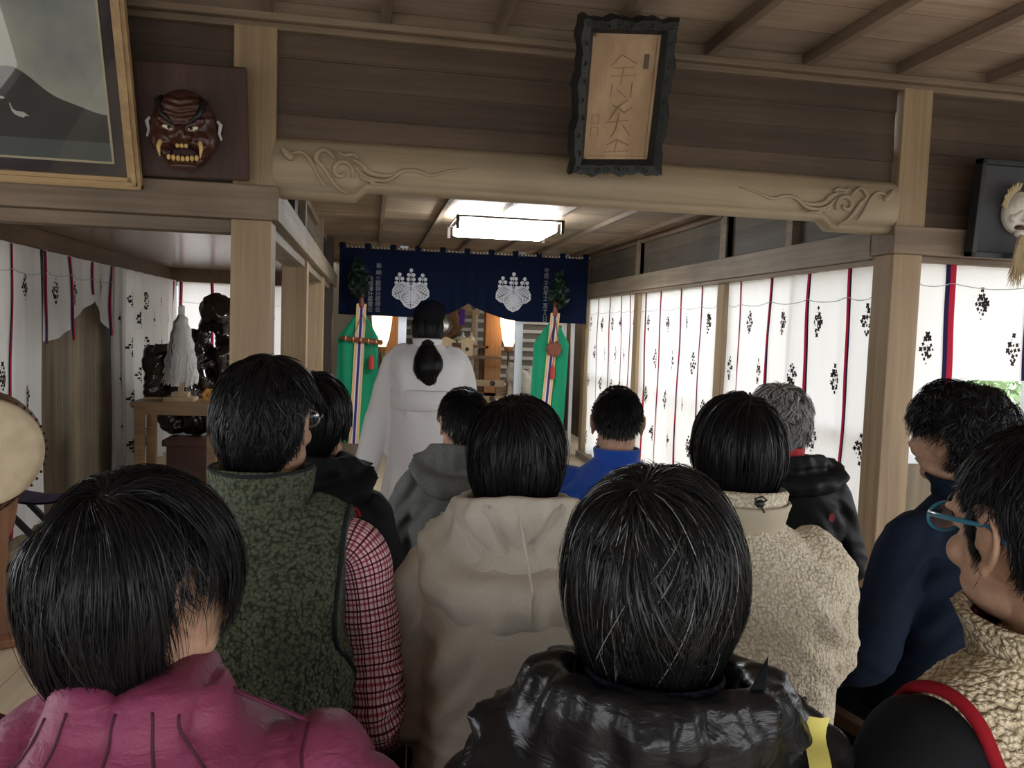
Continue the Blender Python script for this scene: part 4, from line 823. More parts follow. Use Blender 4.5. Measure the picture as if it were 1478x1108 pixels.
M_SH = mat('lantern shade glow', (1, .8, .5)); M_SH.node_tree.nodes.clear(); _t = M_SH.node_tree; _e = _t.nodes.new('ShaderNodeEmission'); _e.inputs[0].default_value = (1, .72, .42, 1); _e.inputs[1].default_value = 3.2; _o = _t.nodes.new('ShaderNodeOutputMaterial'); _t.links.new(_e.outputs[0], _o.inputs[0])
for k, (px_, y) in enumerate(((735, YA-.22), (551, YA-.5))):
    zt_ = P(px_, 440, Y=y)[2]; zm = P(px_, 500, Y=y)[2]; x = P(px_, 480, Y=y)[0]
    s = thing('standing_lantern', ('lit paper lantern on a tall thin stand at the right of the altar', 'lit paper lantern on a stand beside the left green banner')[k], 'lantern', (x, y, 0), 0, 'pair of lit altar lanterns')
    MB().lathe((x, y, zm), [(.055, 0), (.09, .10), (.12, .30), (.13, .48), (.11, .50)], 16).build('lamp_shade', M_SH, s, smooth=True); MB().lathe((x, y, zm-.07), [(.03, 0), (.06, .03), (.07, .07)], 14).build('cup', W_OR, s, smooth=True)
    MB().tube([(x, y, .04), (x, y, zm-.06)], .016, 8).build('pole', W_MID, s); MB().lathe((x, y, 0), [(.14, 0), (.13, .03), (.04, .05)], 16).build('base', W_MID, s)
# slatted window wall at the back of the altar room
b = MB(); 
for i in range(9): z = .62+i*.135; b.box((.2, 11.9, z), (2.9, 11.915, z+.05))
M_SLAT = mat('white slats', (.72, .70, .64), .6); sw = thing('slatted_shutter', 'white horizontal slatted shutter across the back wall of the altar room', 'shutter', (1.5, 11.9, 0)); tag(b.build('slats', M_SLAT, sw), kind='stuff')
for x in (.2, 1.55, 2.88): MB().box((x-.02, 11.89, .5), (x+.02, 11.93, 1.8)).build('frame_post', M_SLAT, sw)
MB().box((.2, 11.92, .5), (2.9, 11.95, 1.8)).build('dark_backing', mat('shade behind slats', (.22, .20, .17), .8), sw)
# guardian dog figure, pale, right of the altar
gx = P(750, 560, Y=9.9); M_STONE = mat('pale carved stone', (.55, .50, .42), .7)
gd = thing('guardian_dog_statue', 'pale carved guardian dog statue beside the right green banner', 'statue', (gx[0], 9.9, 0)); b = MB(); k_ = 9.9/1160
def ge(px, py, rx, rz, ry=None): b.ell(P(px, py, Y=9.9), (rx*k_, (ry or rx)*k_, rz*k_), 16, 12)
for a in ((740, 533, 9, 9), (734, 537, 5, 4), (741, 546, 11, 9), (752, 552, 15, 20), (762, 562, 12, 22), (765, 545, 5, 16), (735, 565, 4, 18), (742, 566, 4, 18), (758, 578, 14, 10), (746, 526, 3, 4), (736, 526, 3, 4)): ge(*a)
me = remesh(b, .012, 3); V, N = mesh_np(me); V = V+N*(fbm(V*22, 2)*.008)[:, None]; set_np(me, V); o = link_mesh('dog_body', me, M_STONE); put_under(o, gd)
zg = P(750, 584, Y=9.9)[2]; MB().box((gx[0]-.16, 9.75, 0), (gx[0]+.2, 10.05, zg)).build('plinth', W_MID, gd, bevel=.01)
from mathutils.bvhtree import BVHTree
# ------------------------------------------------------------------ people
def skin_mat():
    m = mat('skin', (.50, .30, .20), .5, .35); b = bsdf(m); b.inputs['Subsurface Weight'].default_value = .12; b.inputs['Subsurface Radius'].default_value = (.02, .008, .004); b.inputs['Subsurface Scale'].default_value = .3
    n = nd(m, 'ShaderNodeTexNoise', i_Scale=60.0, i_Detail=4.0); lk(m, coords(m), n.inputs[0]); lk(m, ramp(m, n.outputs[0], [(.3, (.43, .245, .155)), (.7, (.55, .34, .23))]), b.inputs['Base Color'])
    n2 = nd(m, 'ShaderNodeTexNoise', i_Scale=900.0); lk(m, coords(m), n2.inputs[0]); bump(m, n2.outputs[0], .12, .0006); return m
M_SKN = skin_mat()
def hair_mat(name, c, rough=.38, spec=.35, grey=None, gfrac=.0):
    m = mat(name, c, rough, spec)
    if grey:
        a = nd(m, 'ShaderNodeAttribute', attribute_name='strand'); lk(m, ramp(m, a.outputs['Fac'], [(0, c), (max(0, 1-gfrac-.02), c), (1-gfrac, grey), (1, grey)]), bsdf(m).inputs['Base Color'])
    return m
H_BLK = hair_mat('black hair', (.006, .0055, .006), .40, .22); H_SILV = hair_mat('black hair with a few silver strands', (.007, .007, .007), .36, .34, (.20, .19, .18), .03)
H_GREY = hair_mat('grey hair', (.05, .05, .05), .5, .3, (.36, .35, .34), .62)
def fabric(name, c, rough=.85, weave=500, ws=.3, c2=None, sheen=0):
    m = mat(name, c, rough, .12); n = nd(m, 'ShaderNodeTexNoise', i_Scale=float(weave), i_Detail=2.0); lk(m, coords(m), n.inputs[0]); bump(m, n.outputs[0], ws, .001)
    if c2: lk(m, ramp(m, n.outputs[0], [(.38, c), (.6, c2)]), bsdf(m).inputs['Base Color'])
    if sheen: bsdf(m).inputs['Sheen Weight'].default_value = sheen
    return m
def fleece(name, c, c2, scale=150, strength=.9, dist=.006, edge=(.30, .62)):
    m = mat(name, c, .95, .1); v = nd(m, 'ShaderNodeTexVoronoi', i_Scale=float(scale), feature='F1'); n = nd(m, 'ShaderNodeTexNoise', i_Scale=scale*.55, i_Detail=3.0)
    cc_ = coords(m); lk(m, cc_, n.inputs[0]); vm = nd(m, 'ShaderNodeVectorMath', operation='MULTIPLY_ADD'); vm.inputs[1].default_value = (1.1/scale,)*3; lk(m, n.outputs[1], vm.inputs[0]); lk(m, cc_, vm.inputs[2]); lk(m, vm.outputs[0], v.inputs['Vector'])
    n2 = nd(m, 'ShaderNodeTexNoise', i_Scale=scale*4.5, i_Detail=2.0); lk(m, cc_, n2.inputs[0])
    h = nd(m, 'ShaderNodeMath', operation='MULTIPLY'); lk(m, v.outputs[0], h.inputs[0]); lk(m, v.outputs[0], h.inputs[1]); ad = nd(m, 'ShaderNodeMath', operation='MULTIPLY_ADD'); ad.inputs[1].default_value = -1.6; lk(m, h.outputs[0], ad.inputs[0])
    q = nd(m, 'ShaderNodeMath', operation='MULTIPLY'); q.inputs[1].default_value = .35; lk(m, n2.outputs[0], q.inputs[0]); lk(m, q.outputs[0], ad.inputs[2]); bump(m, ad.outputs[0], strength, dist)
    lk(m, ramp(m, v.outputs[0], [(edge[0], c2), (edge[1], c)]), bsdf(m).inputs['Base Color']); bsdf(m).inputs['Sheen Weight'].default_value = .1; return m  # crevice shade between the curls is painted into the colour
def tree_of2(*os):
    V = []; Fc = []
    for o in os: n = len(V); V += [v.co[:] for v in o.data.vertices]; Fc += [tuple(i+n for i in p.vertices) for p in o.data.polygons]
    return BVHTree.FromPolygons(V, Fc)
def crv(pts, n=24):
    "smooth curve through points"
    p = np.array(pts, float); t = np.linspace(0, len(p)-1, n); i = np.minimum(t.astype(int), len(p)-2); f = (t-i)[:, None]
    a = p[np.maximum(i-1, 0)]; b_ = p[i]; c = p[i+1]; d = p[np.minimum(i+2, len(p)-1)]
    return .5*(2*b_+(-a+c)*f+(2*a-5*b_+4*c-d)*f*f+(-a+3*b_-3*c+d)*f**3)
def slab(rings, n=40):
    "rings: (cx, cy, cz, half width, half depth, exponent[, tilt])"
    V = []
    for r in rings:
        cx, cy, cz, w, d, e = r[:6]; tl = r[6] if len(r) > 6 else 0
        for j in range(n):
            a = 2*math.pi*j/n; ca, sa = math.cos(a), math.sin(a)
            x = w*math.copysign(abs(ca)**(2/e), ca); y = d*math.copysign(abs(sa)**(2/e), sa); V.append((cx+x, cy+y, cz+tl*y))
    k = len(rings); Fc = [(i*n+j, i*n+(j+1) % n, (i+1)*n+(j+1) % n, (i+1)*n+j) for i in range(k-1) for j in range(n)]
    Fc += [tuple(range(n))[::-1], tuple((k-1)*n+i for i in range(n))]
    return np.array(V), Fc
class Body:
    def __init__(s, o):
        s.o = o; s.k = o.get('k', 1.0); s.sh = o.get('sh', .175); s.lean = o.get('lean', 0.0)
        s.stand = o.get('stand', False); s.hs = o.get('hs', 1.0)
        if s.stand: s.base = .93
        else: s.base = .50
        s.hrot = rot('Z', o.get('hyaw', 0))@rot('X', o.get('hpitch', 0))@rot('Y', o.get('hroll', 0))
        s.shift = o.get('shift', 0.0)
        s.HC = s.J(0, .03, o.get('hc', 1.175))
    def J(s, x, y, z):
        "seated reference joints, stretched to this person's height and lean"
        if z > .5:
            f = (z-.5)/.7; zz = s.base+(z-.5)*s.k; return np.array((x+s.shift*f, y+s.lean*f, zz))
        return np.array((x, y, s.base-.5+z))
    def arms(s):
        o = s.o; out = []
        for sg in (-1, 1):
            S_ = s.J(sg*(s.sh-.012), -.008, .968); el = o.get('elbL' if sg < 0 else 'elbR', (.055, .02, .745)); wr = o.get('wrL' if sg < 0 else 'wrR', (-.03, .28, .625))
            E_ = s.J(sg*(s.sh+el[0]), el[1], el[2]); W_ = s.J(sg*(s.sh+wr[0]), wr[1], wr[2]); out.append((sg, S_, E_, W_))
        return out
    def head(s, p): return s.HC+s.hrot@(np.array(p, float)*s.hs)
    def head_mesh(s, b):
        R = s.hrot; q = s.hs
        def E(c, r, T=None, n=20, m=14): b.ell(s.head(c), np.array(r)*q, n, m, R if T is None else R@T)
        E((0, -.012, .012), (.076, .096, .092), n=28, m=20); E((0, .03, -.035), (.060, .062, .075), n=24, m=18); E((0, .058, -.092), (.030, .026, .022)); E((0, .052, .022), (.060, .045, .055))
        for g_ in (-1, 1):
            E((g_*.036, .068, -.035), (.024, .022, .022)); E((g_*.03, .085, .018), (.024, .012, .008)); E((g_*.046, .02, -.075), (.018, .045, .022), rot('X', 18))
            E((g_*.010, .100, -.040), (.008, .010, .007)); E((g_*.031, .081, -.002), (.014, .010, .008))
            # ear: rim, lobe, inner plate
            er = [(g_*.076, .005, -.012), (g_*.084, -.008, .018), (g_*.087, -.022, .022), (g_*.090, -.034, .008), (g_*.088, -.032, -.014), (g_*.083, -.020, -.032), (g_*.078, -.008, -.040)]
            c = crv(er, 18); b.tube([s.head(p) for p in c], .0048*q, 8); E((g_*.081, -.010, -.038), (.006, .008, .011)); E((g_*.080, -.014, -.006), (.005, .018, .026)); E((g_*.084, -.016, .004), (.004, .008, .014)); E((g_*.076, .004, -.012), (.006, .006, .009))
        b.tube([s.head(p) for p in ((0, .090, .016), (0, .101, -.010), (0, .113, -.032), (0, .108, -.042))], np.array((.007, .0085, .012, .009))*q, 10)
        b.tube([s.head(p) for p in ((-.024, .082, -.066), (-.010, .094, -.0635), (0, .093, -.065), (.010, .094, -.0635), (.024, .082, -.066))], np.array((.003, .005, .005, .005, .003))*q, 8)
        b.tube([s.head(p) for p in ((-.022, .081, -.070), (0, .092, -.073), (.022, .081, -.070))], np.array((.003, .0062, .003))*q, 8)
        b.tube([s.head((0, -.030, -.03)), s.head((0, -.028, -.085)), s.J(0, -.022, 1.03), s.J(0, -.022, .98)], np.array((.055, .054, .060, .075)), 20)
    def hand(s, b, W_, d, sg, palm=(0, 0, -1)):
        d = _n(d); n_ = _n(np.array(palm)-np.dot(palm, d)*d); x = np.cross(d, n_)*(1 if sg > 0 else -1)   # x: towards the thumb side (inwards)
        if x[0]*sg > 0: x = -x
        T = np.stack([x, d, -n_], 1)
        b.tube([W_-d*.03, W_+d*.01, W_+d*.035, W_+d*.075, W_+d*.088], [.027, .029, .036, .041, .030], 14, .48, up=-n_)
        for i, (ox, L_) in enumerate(((.030, .070), (.010, .079), (-.010, .073), (-.030, .057))):
            a = W_+d*(.078-.004*abs(i-1))+x*ox*.93; f = x*ox*.30; p1 = a+(d+f)*L_*.45+n_*.004; p2 = p1+(d+f)*L_*.30+n_*.012; p3 = p2+(d*.8+f)*L_*.26+n_*.014
            b.tube([a-d*.012, a, p1, p2, p3], [.0088, .009, .0085, .0075, .006], 10)
        a = W_+d*.022+x*.026; b.tube([a, a+x*.016+d*.02+n_*.004, a+x*.026+d*.042+n_*.008, a+x*.026+d*.062+n_*.012], [.012, .0115, .0095, .007], 10)
    def legs(s, b, r=1.0, feet=False):
        for sg in (-1, 1):
            if s.stand:
                b.tube([(sg*.09, 0, .90), (sg*.10, .01, .5), (sg*.10, -.01, .1)], np.array((.085, .06, .04))*r, 16); continue
            hp, kn, an = np.array((sg*.095, .02, s.base+.005)), np.array((sg*.135, .42, s.base-.0)), np.array((sg*.13, .40, .10))
            b.tube([hp, hp*.5+kn*.5, kn-(0, .04, 0), kn+(0, .012, -.012)], np.array((.085, .074, .058, .052))*r, 18); b.tube([kn+(0, .0, .0), kn*.6+an*.4-(0, .012, 0), an], np.array((.056, .055, .036))*r, 16)
    def body(s, vox):
        b = MB(); s.head_mesh(b); h = s.base
        b.add(*slab([(0, 0, h-.07, .13, .09, 2.4), (0, 0, h, .155, .11, 2.4), (*s.J(0, -.005, .62)[:3], .145, .10, 2.4), (*s.J(0, -.005, .75), .135, .095, 2.4), (*s.J(0, -.01, .88), .150, .100, 2.4), (*s.J(0, -.012, .95), .150, .092, 2.4), (*s.J(0, -.015, 1.01), .095, .066, 2.2)], 32))
        for sg, S_, E_, W_ in s.arms():
            b.tube([S_, S_*.5+E_*.5, E_, E_*.55+W_*.45, W_], [.052, .043, .036, .036, .024], 14); s.hand(b, W_, (W_-E_)*(.6, 1, .3)+np.array((-sg*.04, .04, 0)), sg)
        s.legs(b)
        for sg in (-1, 1):
            if s.stand: b.tube([(sg*.10, -.05, .04), (sg*.10, .02, .04), (sg*.11, .15, .03)], [.035, .04, .025], 12)
            else: b.tube([(sg*.13, .36, .045), (sg*.13, .42, .05), (sg*.14, .55, .03)], [.035, .042, .026], 12); b.tube([(sg*.13, .40, .12), (sg*.13, .40, .05)], [.035, .035], 12)
        return remesh(b, vox, 3, .5)
PEOPLE = []
def new_person(label, hx, hy, hz, yaw=0, **o):
    "stands or sits the figure so that its head centre is at hx, hy, hz"
    o.setdefault('stand', False); base = .93 if o['stand'] else .50
    o['k'] = (hz-.015-base)/(o.get('hc', 1.175)-.5); B = Body(o); R = rot('Z', yaw); off = R@(B.HC*(1, 1, 0))
    t = thing('person', label, 'person', (hx-off[0], hy-off[1], 0), math.radians(yaw)); B.t = t; B.yaw = yaw
    me = B.body(o.get('vox', .0055)); link_mesh('body', me, M_SKN, t)
    for sg in (-1, 1):
        b = MB(); b.ell(B.head((sg*.031, .0835, .006)), (.011*B.hs,)*3, 14, 10); e = link_local(b, 'eye', M_EYE, t)
        b = MB(); c = crv([(sg*.014, .098, .024), (sg*.03, .098, .030), (sg*.048, .085, .024)], 8); b.tube([B.head(p) for p in c], .003, 6, .5); link_local(b, 'eyebrow', H_BLK, t)
    PEOPLE.append(B); return B
def link_local(b, name, m, parent, smooth=True):
    V, Fc = b.arrays(); me = bpy.data.meshes.new(name); me.from_pydata(V.tolist(), [], Fc)
    for q in (m if isinstance(m, (list, tuple)) else [m]): me.materials.append(q)
    if any(b.mi): me.polygons.foreach_set('material_index', b.mi)
    me.polygons.foreach_set('use_smooth', [smooth]*len(me.polygons)); me.update()
    o = bpy.data.objects.new(name, me); COL.objects.link(o); o.parent = parent; return o
M_EYE = mat('dark eye', (.03, .015, .01), .15)
# ---- hair
def azlerp(n, back, side, front):
    "value by azimuth: back (-y), side (+-x), front (+y)"
    h = np.hypot(n[:, 0], n[:, 1])+1e-6; c = n[:, 1]/h
    return np.where(c < 0, side+(back-side)*smooth01(-c*1.25), side+(front-side)*smooth01(c*1.4))
def hair(B, count=6000, ax=(.083, .102, .104), thick=.016, root=(-.72, -.18, .50), end=(-.90, -.50, .05), length=.16, crown=(.1, -.45, .88), swirl=.35, width=.0011, material=None, steps=10, seed=0, clumps=260, clump=.55, lift=25, wave=0, wfreq=22, spiky=0, elong=.30, pw=3.2, fly=.02, low=.22, tuft=.35, earcut=None, down=1.0, jit=.25, flop=0, asym=0, name='hair', tipspread=.0, cen=(0, -.012, .012)):
    g = np.random.default_rng(seed); ax = np.array(ax); cw = _n(crown); cen = np.array(cen)
    def Epos(n, h):
        q = np.clip(-n[:, 2], 0, .999); f = 1-low*q**1.6; m_ = np.where(n[:, 2] < 0, np.sqrt(1-q**pw)/np.sqrt(np.maximum(1-q*q, 1e-4)), 1)
        p = n*ax*np.stack([f*m_, (1-(1-f)*.7)*m_, 1+elong*q*q], 1); nn = n/ax; nn /= np.linalg.norm(nn, axis=1)[:, None]; return p+nn*h[:, None]+cen, nn
    def walk(n0, L, h, jt):
        n = n0.copy(); out = []; nor = []; st = L/(steps-1)
        for k in range(steps):
            t = k/(steps-1); hh = h*(1-np.exp(-lift*(t*L+.004)*2.2)) if not spiky else h+spiky*t*L
            p, nn = Epos(n, hh); out.append(p); nor.append(nn)
            d = np.clip(n@cw, -1, 1); away = n*d[:, None]-cw; away /= np.linalg.norm(away, axis=1)[:, None]+1e-6
            sw = np.cross(cw, n); sw /= np.linalg.norm(sw, axis=1)[:, None]+1e-6; dn = np.array((0, 0, -1.))-n*(-n[:, 2])[:, None]; dn /= np.linalg.norm(dn, axis=1)[:, None]+1e-6
            ang = np.arccos(d); a_ = np.exp(-(ang/.75)**2)[:, None]*1.2+.35; w_d = (smooth01(ang/1.1)*down)[:, None]
            fl = away*a_+sw*swirl*np.exp(-(ang/.6)**2)[:, None]+dn*w_d+jt*(.6+t)
            fl -= n*np.sum(fl*n, 1)[:, None]; fl /= np.linalg.norm(fl, axis=1)[:, None]+1e-6
            n = n+fl*(st/ax.mean())[:, None]; n /= np.linalg.norm(n, axis=1)[:, None]
        return np.array(out), np.array(nor)
    n = g.normal(size=(count*3, 3)); n /= np.linalg.norm(n, axis=1)[:, None]; n = n[n[:, 2] > azlerp(n, *root)][:count]; N = len(n)
    def lens(n):
        L = length*(.75+.5*g.random(len(n)))
        e = azlerp(n, *end)+asym*n[:, 0]; av = np.maximum((np.arcsin(np.clip(n[:, 2], -1, 1))-np.arcsin(np.clip(e, -1, 1)))*ax.mean()*1.18, .02)
        return np.minimum(L, av*(.93+.16*g.random(len(n))))
    h = thick*(.25+.75*np.sqrt(g.random(N))); jt = g.normal(size=(N, 3))*jit; fm = g.random(N) < fly; jt[fm] *= 1.5; h[fm] += .005*g.random(fm.sum()); L = lens(n)
    ng = n[g.integers(0, N, clumps)]; idx = np.argmax(n@ng.T, axis=1); hc = g.random(clumps); h = h*(1-tuft+2*tuft*hc[idx])
    P0, NN = walk(n, L, h, jt); Lg = lens(ng); Pg, _ = walk(ng, Lg, thick*(.9-tuft+2*tuft*hc), g.normal(size=(clumps, 3))*jit*1.5)
    for k in range(steps):
        t = k/(steps-1); w = np.where(fm, .12, clump*t**.8)[:, None]; gi = Pg[k][idx]; off = (P0[0]-Pg[0][idx]); P0[k] = P0[k]*(1-w)+(gi+off*(1-.55*t))*w
    if wave:
        ph = vnoise(n*3.2+5)*6.28*2; ph2 = vnoise(n*2.7+15)*6.28*2
        for k in range(steps):
            s_ = L*k/(steps-1); T_ = np.cross(NN[k], (0, 0, 1.)); a = wave*smooth01(s_/.03)
            P0[k] += T_*(a*np.sin(s_*wfreq*6.28+ph))[:, None]+NN[k]*(a*.8*np.sin(s_*wfreq*5.1+ph2))[:, None]
    # straight fall for loose tips
    if flop:
        k0 = int(steps*.55)
        for k in range(k0, steps): t = (k-k0)/(steps-k0); P0[k] += np.stack([0*L, 0*L, -flop*t*L*0-flop*t*t*.01*np.ones(N)], 1)+NN[k]*(tipspread*t*t*g.random(N))[:, None]
    if earcut:
        es, er, keep = earcut; ec = np.array((es*.090, -.010, -.018)); dd = np.min(np.linalg.norm((P0-ec)/np.array((1.4, 1.0, 1.35)), axis=2), axis=0); sel = (dd > er) | (g.random(N) < keep)
        P0 = P0[:, sel]; NN = NN[:, sel]; N = int(sel.sum()); fm = fm[sel]
    # ribbons
    T = np.gradient(P0, axis=0); T /= np.linalg.norm(T, axis=2, keepdims=True)+1e-9; S_ = np.cross(T, NN); S_ /= np.linalg.norm(S_, axis=2, keepdims=True)+1e-9
    tw = (g.random(N)-.5)*1.7; S_ = S_*np.cos(tw)[None, :, None]+NN*np.sin(tw)[None, :, None]
    tt = np.linspace(0, 1, steps); wd = width*(np.minimum(1, (1.02-tt)*2.6)**.8)*np.minimum(1, .5+tt*4)
    A_ = P0-S_*wd[:, None, None]; C_ = P0+S_*wd[:, None, None]
    V = np.stack([A_, C_], 2).transpose(1, 0, 2, 3).reshape(-1, 3)      # strand, step, side
    base = (np.arange(N)*steps*2)[:, None]+np.arange(steps-1)[None]*2; Fq = np.stack([base, base+1, base+3, base+2], -1).reshape(-1, 4)
    sr = g.random(N); sr[fm] *= .9; sv = np.repeat(sr, steps*2)
    # close under-layer so no scalp shows
    eV, eF = ell_geo((0, 0, 0), (1, 1, 1), 40, 30); eV = np.array(eV); ok = eV[:, 2] > azlerp(eV+1e-9, *[(a*.55+c*.45) for a, c in zip(root, end)]); pos, _ = Epos(eV, np.full(len(eV), thick*.22))
    if earcut: ok &= np.linalg.norm((pos-np.array((earcut[0]*.090, -.010, -.018)))/np.array((1.4, 1.0, 1.35)), axis=1) > earcut[1]*.9
    mp = -np.ones(len(eV), int); mp[ok] = np.arange(ok.sum())+len(V); cf = [tuple(mp[list(f)]) for f in eF if ok[list(f)].all()]
    V = np.concatenate([V, pos[ok]]); sv = np.concatenate([sv, np.zeros(ok.sum())])
    V = B.HC+(V*B.hs)@B.hrot.T
    me = bpy.data.meshes.new(name); nf = len(Fq)+len(cf); me.vertices.add(len(V)); me.vertices.foreach_set('co', V.astype(np.float32).ravel())
    lt = np.concatenate([np.full(len(Fq), 4), np.array([len(f) for f in cf], int)]); li = np.concatenate([Fq.ravel(), np.array([i for f in cf for i in f], int)])
    me.loops.add(len(li)); me.loops.foreach_set('vertex_index', li.astype(np.int32)); me.polygons.add(nf); me.polygons.foreach_set('loop_start', np.concatenate([[0], np.cumsum(lt)[:-1]]).astype(np.int32)); me.polygons.foreach_set('loop_total', lt.astype(np.int32))
    me.polygons.foreach_set('use_smooth', [True]*nf); me.update(); me.validate()
    at = me.attributes.new('strand', 'FLOAT', 'POINT'); at.data.foreach_set('value', sv.astype(np.float32)); me.materials.append(material or H_BLK)
    o = bpy.data.objects.new(name, me); COL.objects.link(o); o.parent = B.t; return o
# ---- clothes
def torso_rings(B, w=1.0, d=1.0, hem=.47, coat=0.0, neck=.062):
    J = B.J; k = B.sh/.175
    return [(*J(0, -.005, hem-.02), .150*w+coat, .115*d+coat, 2.5), (*J(0, -.01, hem), .185*w+coat, .150*d+coat, 2.6), (*J(0, -.012, .60), .180*w+coat, .140*d+coat, 2.6), (*J(0, -.018, .72), .168*w*k+coat, .128*d+coat, 2.5), (*J(0, -.020, .82), .172*w*k+coat, .130*d+coat, 2.5),
            (*J(0, -.024, .89), .178*w*k+coat, .130*d+coat, 2.5), (*J(0, -.022, .95), .172*w*k+coat, .120*d+coat, 2.4), (*J(0, -.018, .985), .152*k+coat, .106*d+coat, 2.3), (*J(0, -.014, 1.012), .122*k+coat*.9, .090*d+coat*.8, 2.15), (*J(0, -.012, 1.035), .094*k+coat*.5, .076*d+coat*.5, 2), (*J(0, -.012, 1.058), neck+.008, neck+.004, 2), (*J(0, -.010, 1.078), neck, neck-.004, 2)]
def sleeves(B, b, r=1.0, cuff=True, add=.0):
    for sg, S_, E_, W_ in B.arms():
        p = crv([S_+np.array((-sg*.05, -.004, .008)), S_+np.array((-sg*.002, -.002, -.006)), S_*.5+E_*.5+np.array((sg*.004, -.006, 0)), E_+np.array((0, -.012, -.004)), E_*.5+W_*.5, W_], 18)
        rr = np.interp(np.linspace(0, 1, 18), [0, .12, .35, .58, .8, 1], [.050, .060, .058, .053, .048, .038])*r+add; b.tube(p, rr, 18)
def garment(B, name, m, w=1.0, d=1.0, hem=.47, coat=0.0, sl=1.0, sadd=0.0, vox=.0065, disp=None, arms=True, smooth=6, folds=1.0, neck=.062, extra=None, seed=0, clampx=None):
    b = MB(); b.add(*slab(torso_rings(B, w, d, hem, coat, neck), 44))
    if arms: sleeves(B, b, sl, add=sadd)
    if extra: extra(b)
    me = remesh(b, vox, smooth, .5); V, N = mesh_np(me); J0 = V.copy(); s = seed*7.7
    if folds:
        zrel = (V[:, 2]-B.base)/B.k
        low = 1-smooth01((zrel-.05)/.30); armp = np.exp(-(((np.abs(V[:, 0])-B.sh*.95)/.06)**2)-(((zrel-.40)/.13)**2)); elb = sum(np.exp(-np.sum((V-E_)**2, 1)/.09**2) for _, _, E_, _ in B.arms()) if arms else 0
        f = .0035*fbm(V*(7, 7, 9)+s, 2)
        f = f+low*.0065*(1-np.abs(fbm(V*(5, 5, 19)+s, 2))*1.6)+armp*.008*np.sin(V[:, 2]*70+np.abs(V[:, 0])*95+fbm(V*6+s)*3.5)+elb*.005*np.sin(V[:, 2]*120+V[:, 1]*60+fbm(V*8)*3)
        f = f+.0030*(1-np.abs(vnoise(V*(11, 9, 15)+(V[:, 2:3]*(8, 0, 0))+s+3))*2)
        V = V+N*(f*folds)[:, None]
    if disp is not None: V = V+N*disp(J0, N, B)[:, None]
    if clampx:
        zr = (V[:, 2]-B.base)/B.k+.5; lim = np.interp(zr, [.68, .79, .88], [.30, .19, clampx]); V[:, 0] = np.sign(V[:, 0])*np.minimum(np.abs(V[:, 0]), lim)
    set_np(me, V); return link_mesh(name, me, m, B.t)
def collar(B, name, m, r0=.066, r1=.072, h=.055, th=.010, z0=1.055, tilt=-.15, front=.9, y0=-.012, lump=0, parent=None, vox=None, open_=0.0, seed=0, mats=None):
    "standing collar: a thick band round the neck, slightly open in front"
    n = 56; G = []; s = seed
    for i in range(n):
        a = 2*math.pi*i/n; sy = -math.cos(a)   # a=0 at the back
        hh = h*(.75+.25*math.cos(a)) if front < 1 else h; prof = []
        for (rr, z) in ((r0, 0), (r0+(r1-r0)*.5, hh*.5), (r1-.001, hh-.004), (r1+th*.5, hh+.002), (r1+th, hh-.004), (r0+(r1-r0)*.5+th*1.1, hh*.45), (r0+th*1.2, 0), (r0+th*1.1, -.02), (r0+.002, -.02)):
            lm = lump*math.sin(i*2.1+z*90+s)*math.sin(i*.7+s)
            p = B.J(0, 0, z0)+np.array(((rr+lm)*math.sin(a), y0-(rr+lm)*math.cos(a)*1.02, z+tilt*(-(rr)*math.cos(a))*-1)); prof.append(p)
        G.append(prof)
    b = MB(); b.grid(G, closed_u=True, closed_v=True); return link_local(b, name, m, parent or B.t)
def trousers(B, m):
    b = MB(); h = B.base; b.add(*slab([(0, 0, h-.085, .13, .10, 2.4), (0, 0, h-.05, .175, .13, 2.5), (0, 0, h+.02, .18, .13, 2.5), (0, 0, h+.09, .165, .12, 2.4), (0, 0, h+.12, .15, .11, 2.4)], 36)); B.legs(b, 1.22)
    for sg in (-1, 1): b.tube([(sg*.13, .40, .35), (sg*.13, .40, .09)], [.062, .056], 16)
    me = remesh(b, .010, 4); V, N = mesh_np(me); V = V+N*(.004*fbm(V*14, 2))[:, None]; set_np(me, V); link_mesh('trousers', me, m, B.t)
    for sg in (-1, 1):
        b = MB(); b.tube([(sg*.13, .355, .042), (sg*.13, .42, .052), (sg*.138, .49, .045), (sg*.141, .56, .032)], [.040, .047, .043, .030], 16, .9); b.tube([(sg*.13, .40, .13), (sg*.13, .40, .06)], [.044, .046], 14); me = remesh(b, .007, 3); link_mesh('sock', me, M_SOCK, B.t)
M_SOCK = fabric('dark socks', (.03, .03, .035)); M_DENIM = fabric('dark navy trousers', (.02, .024, .035)); M_TBLK = fabric('black trousers', (.012, .012, .013))
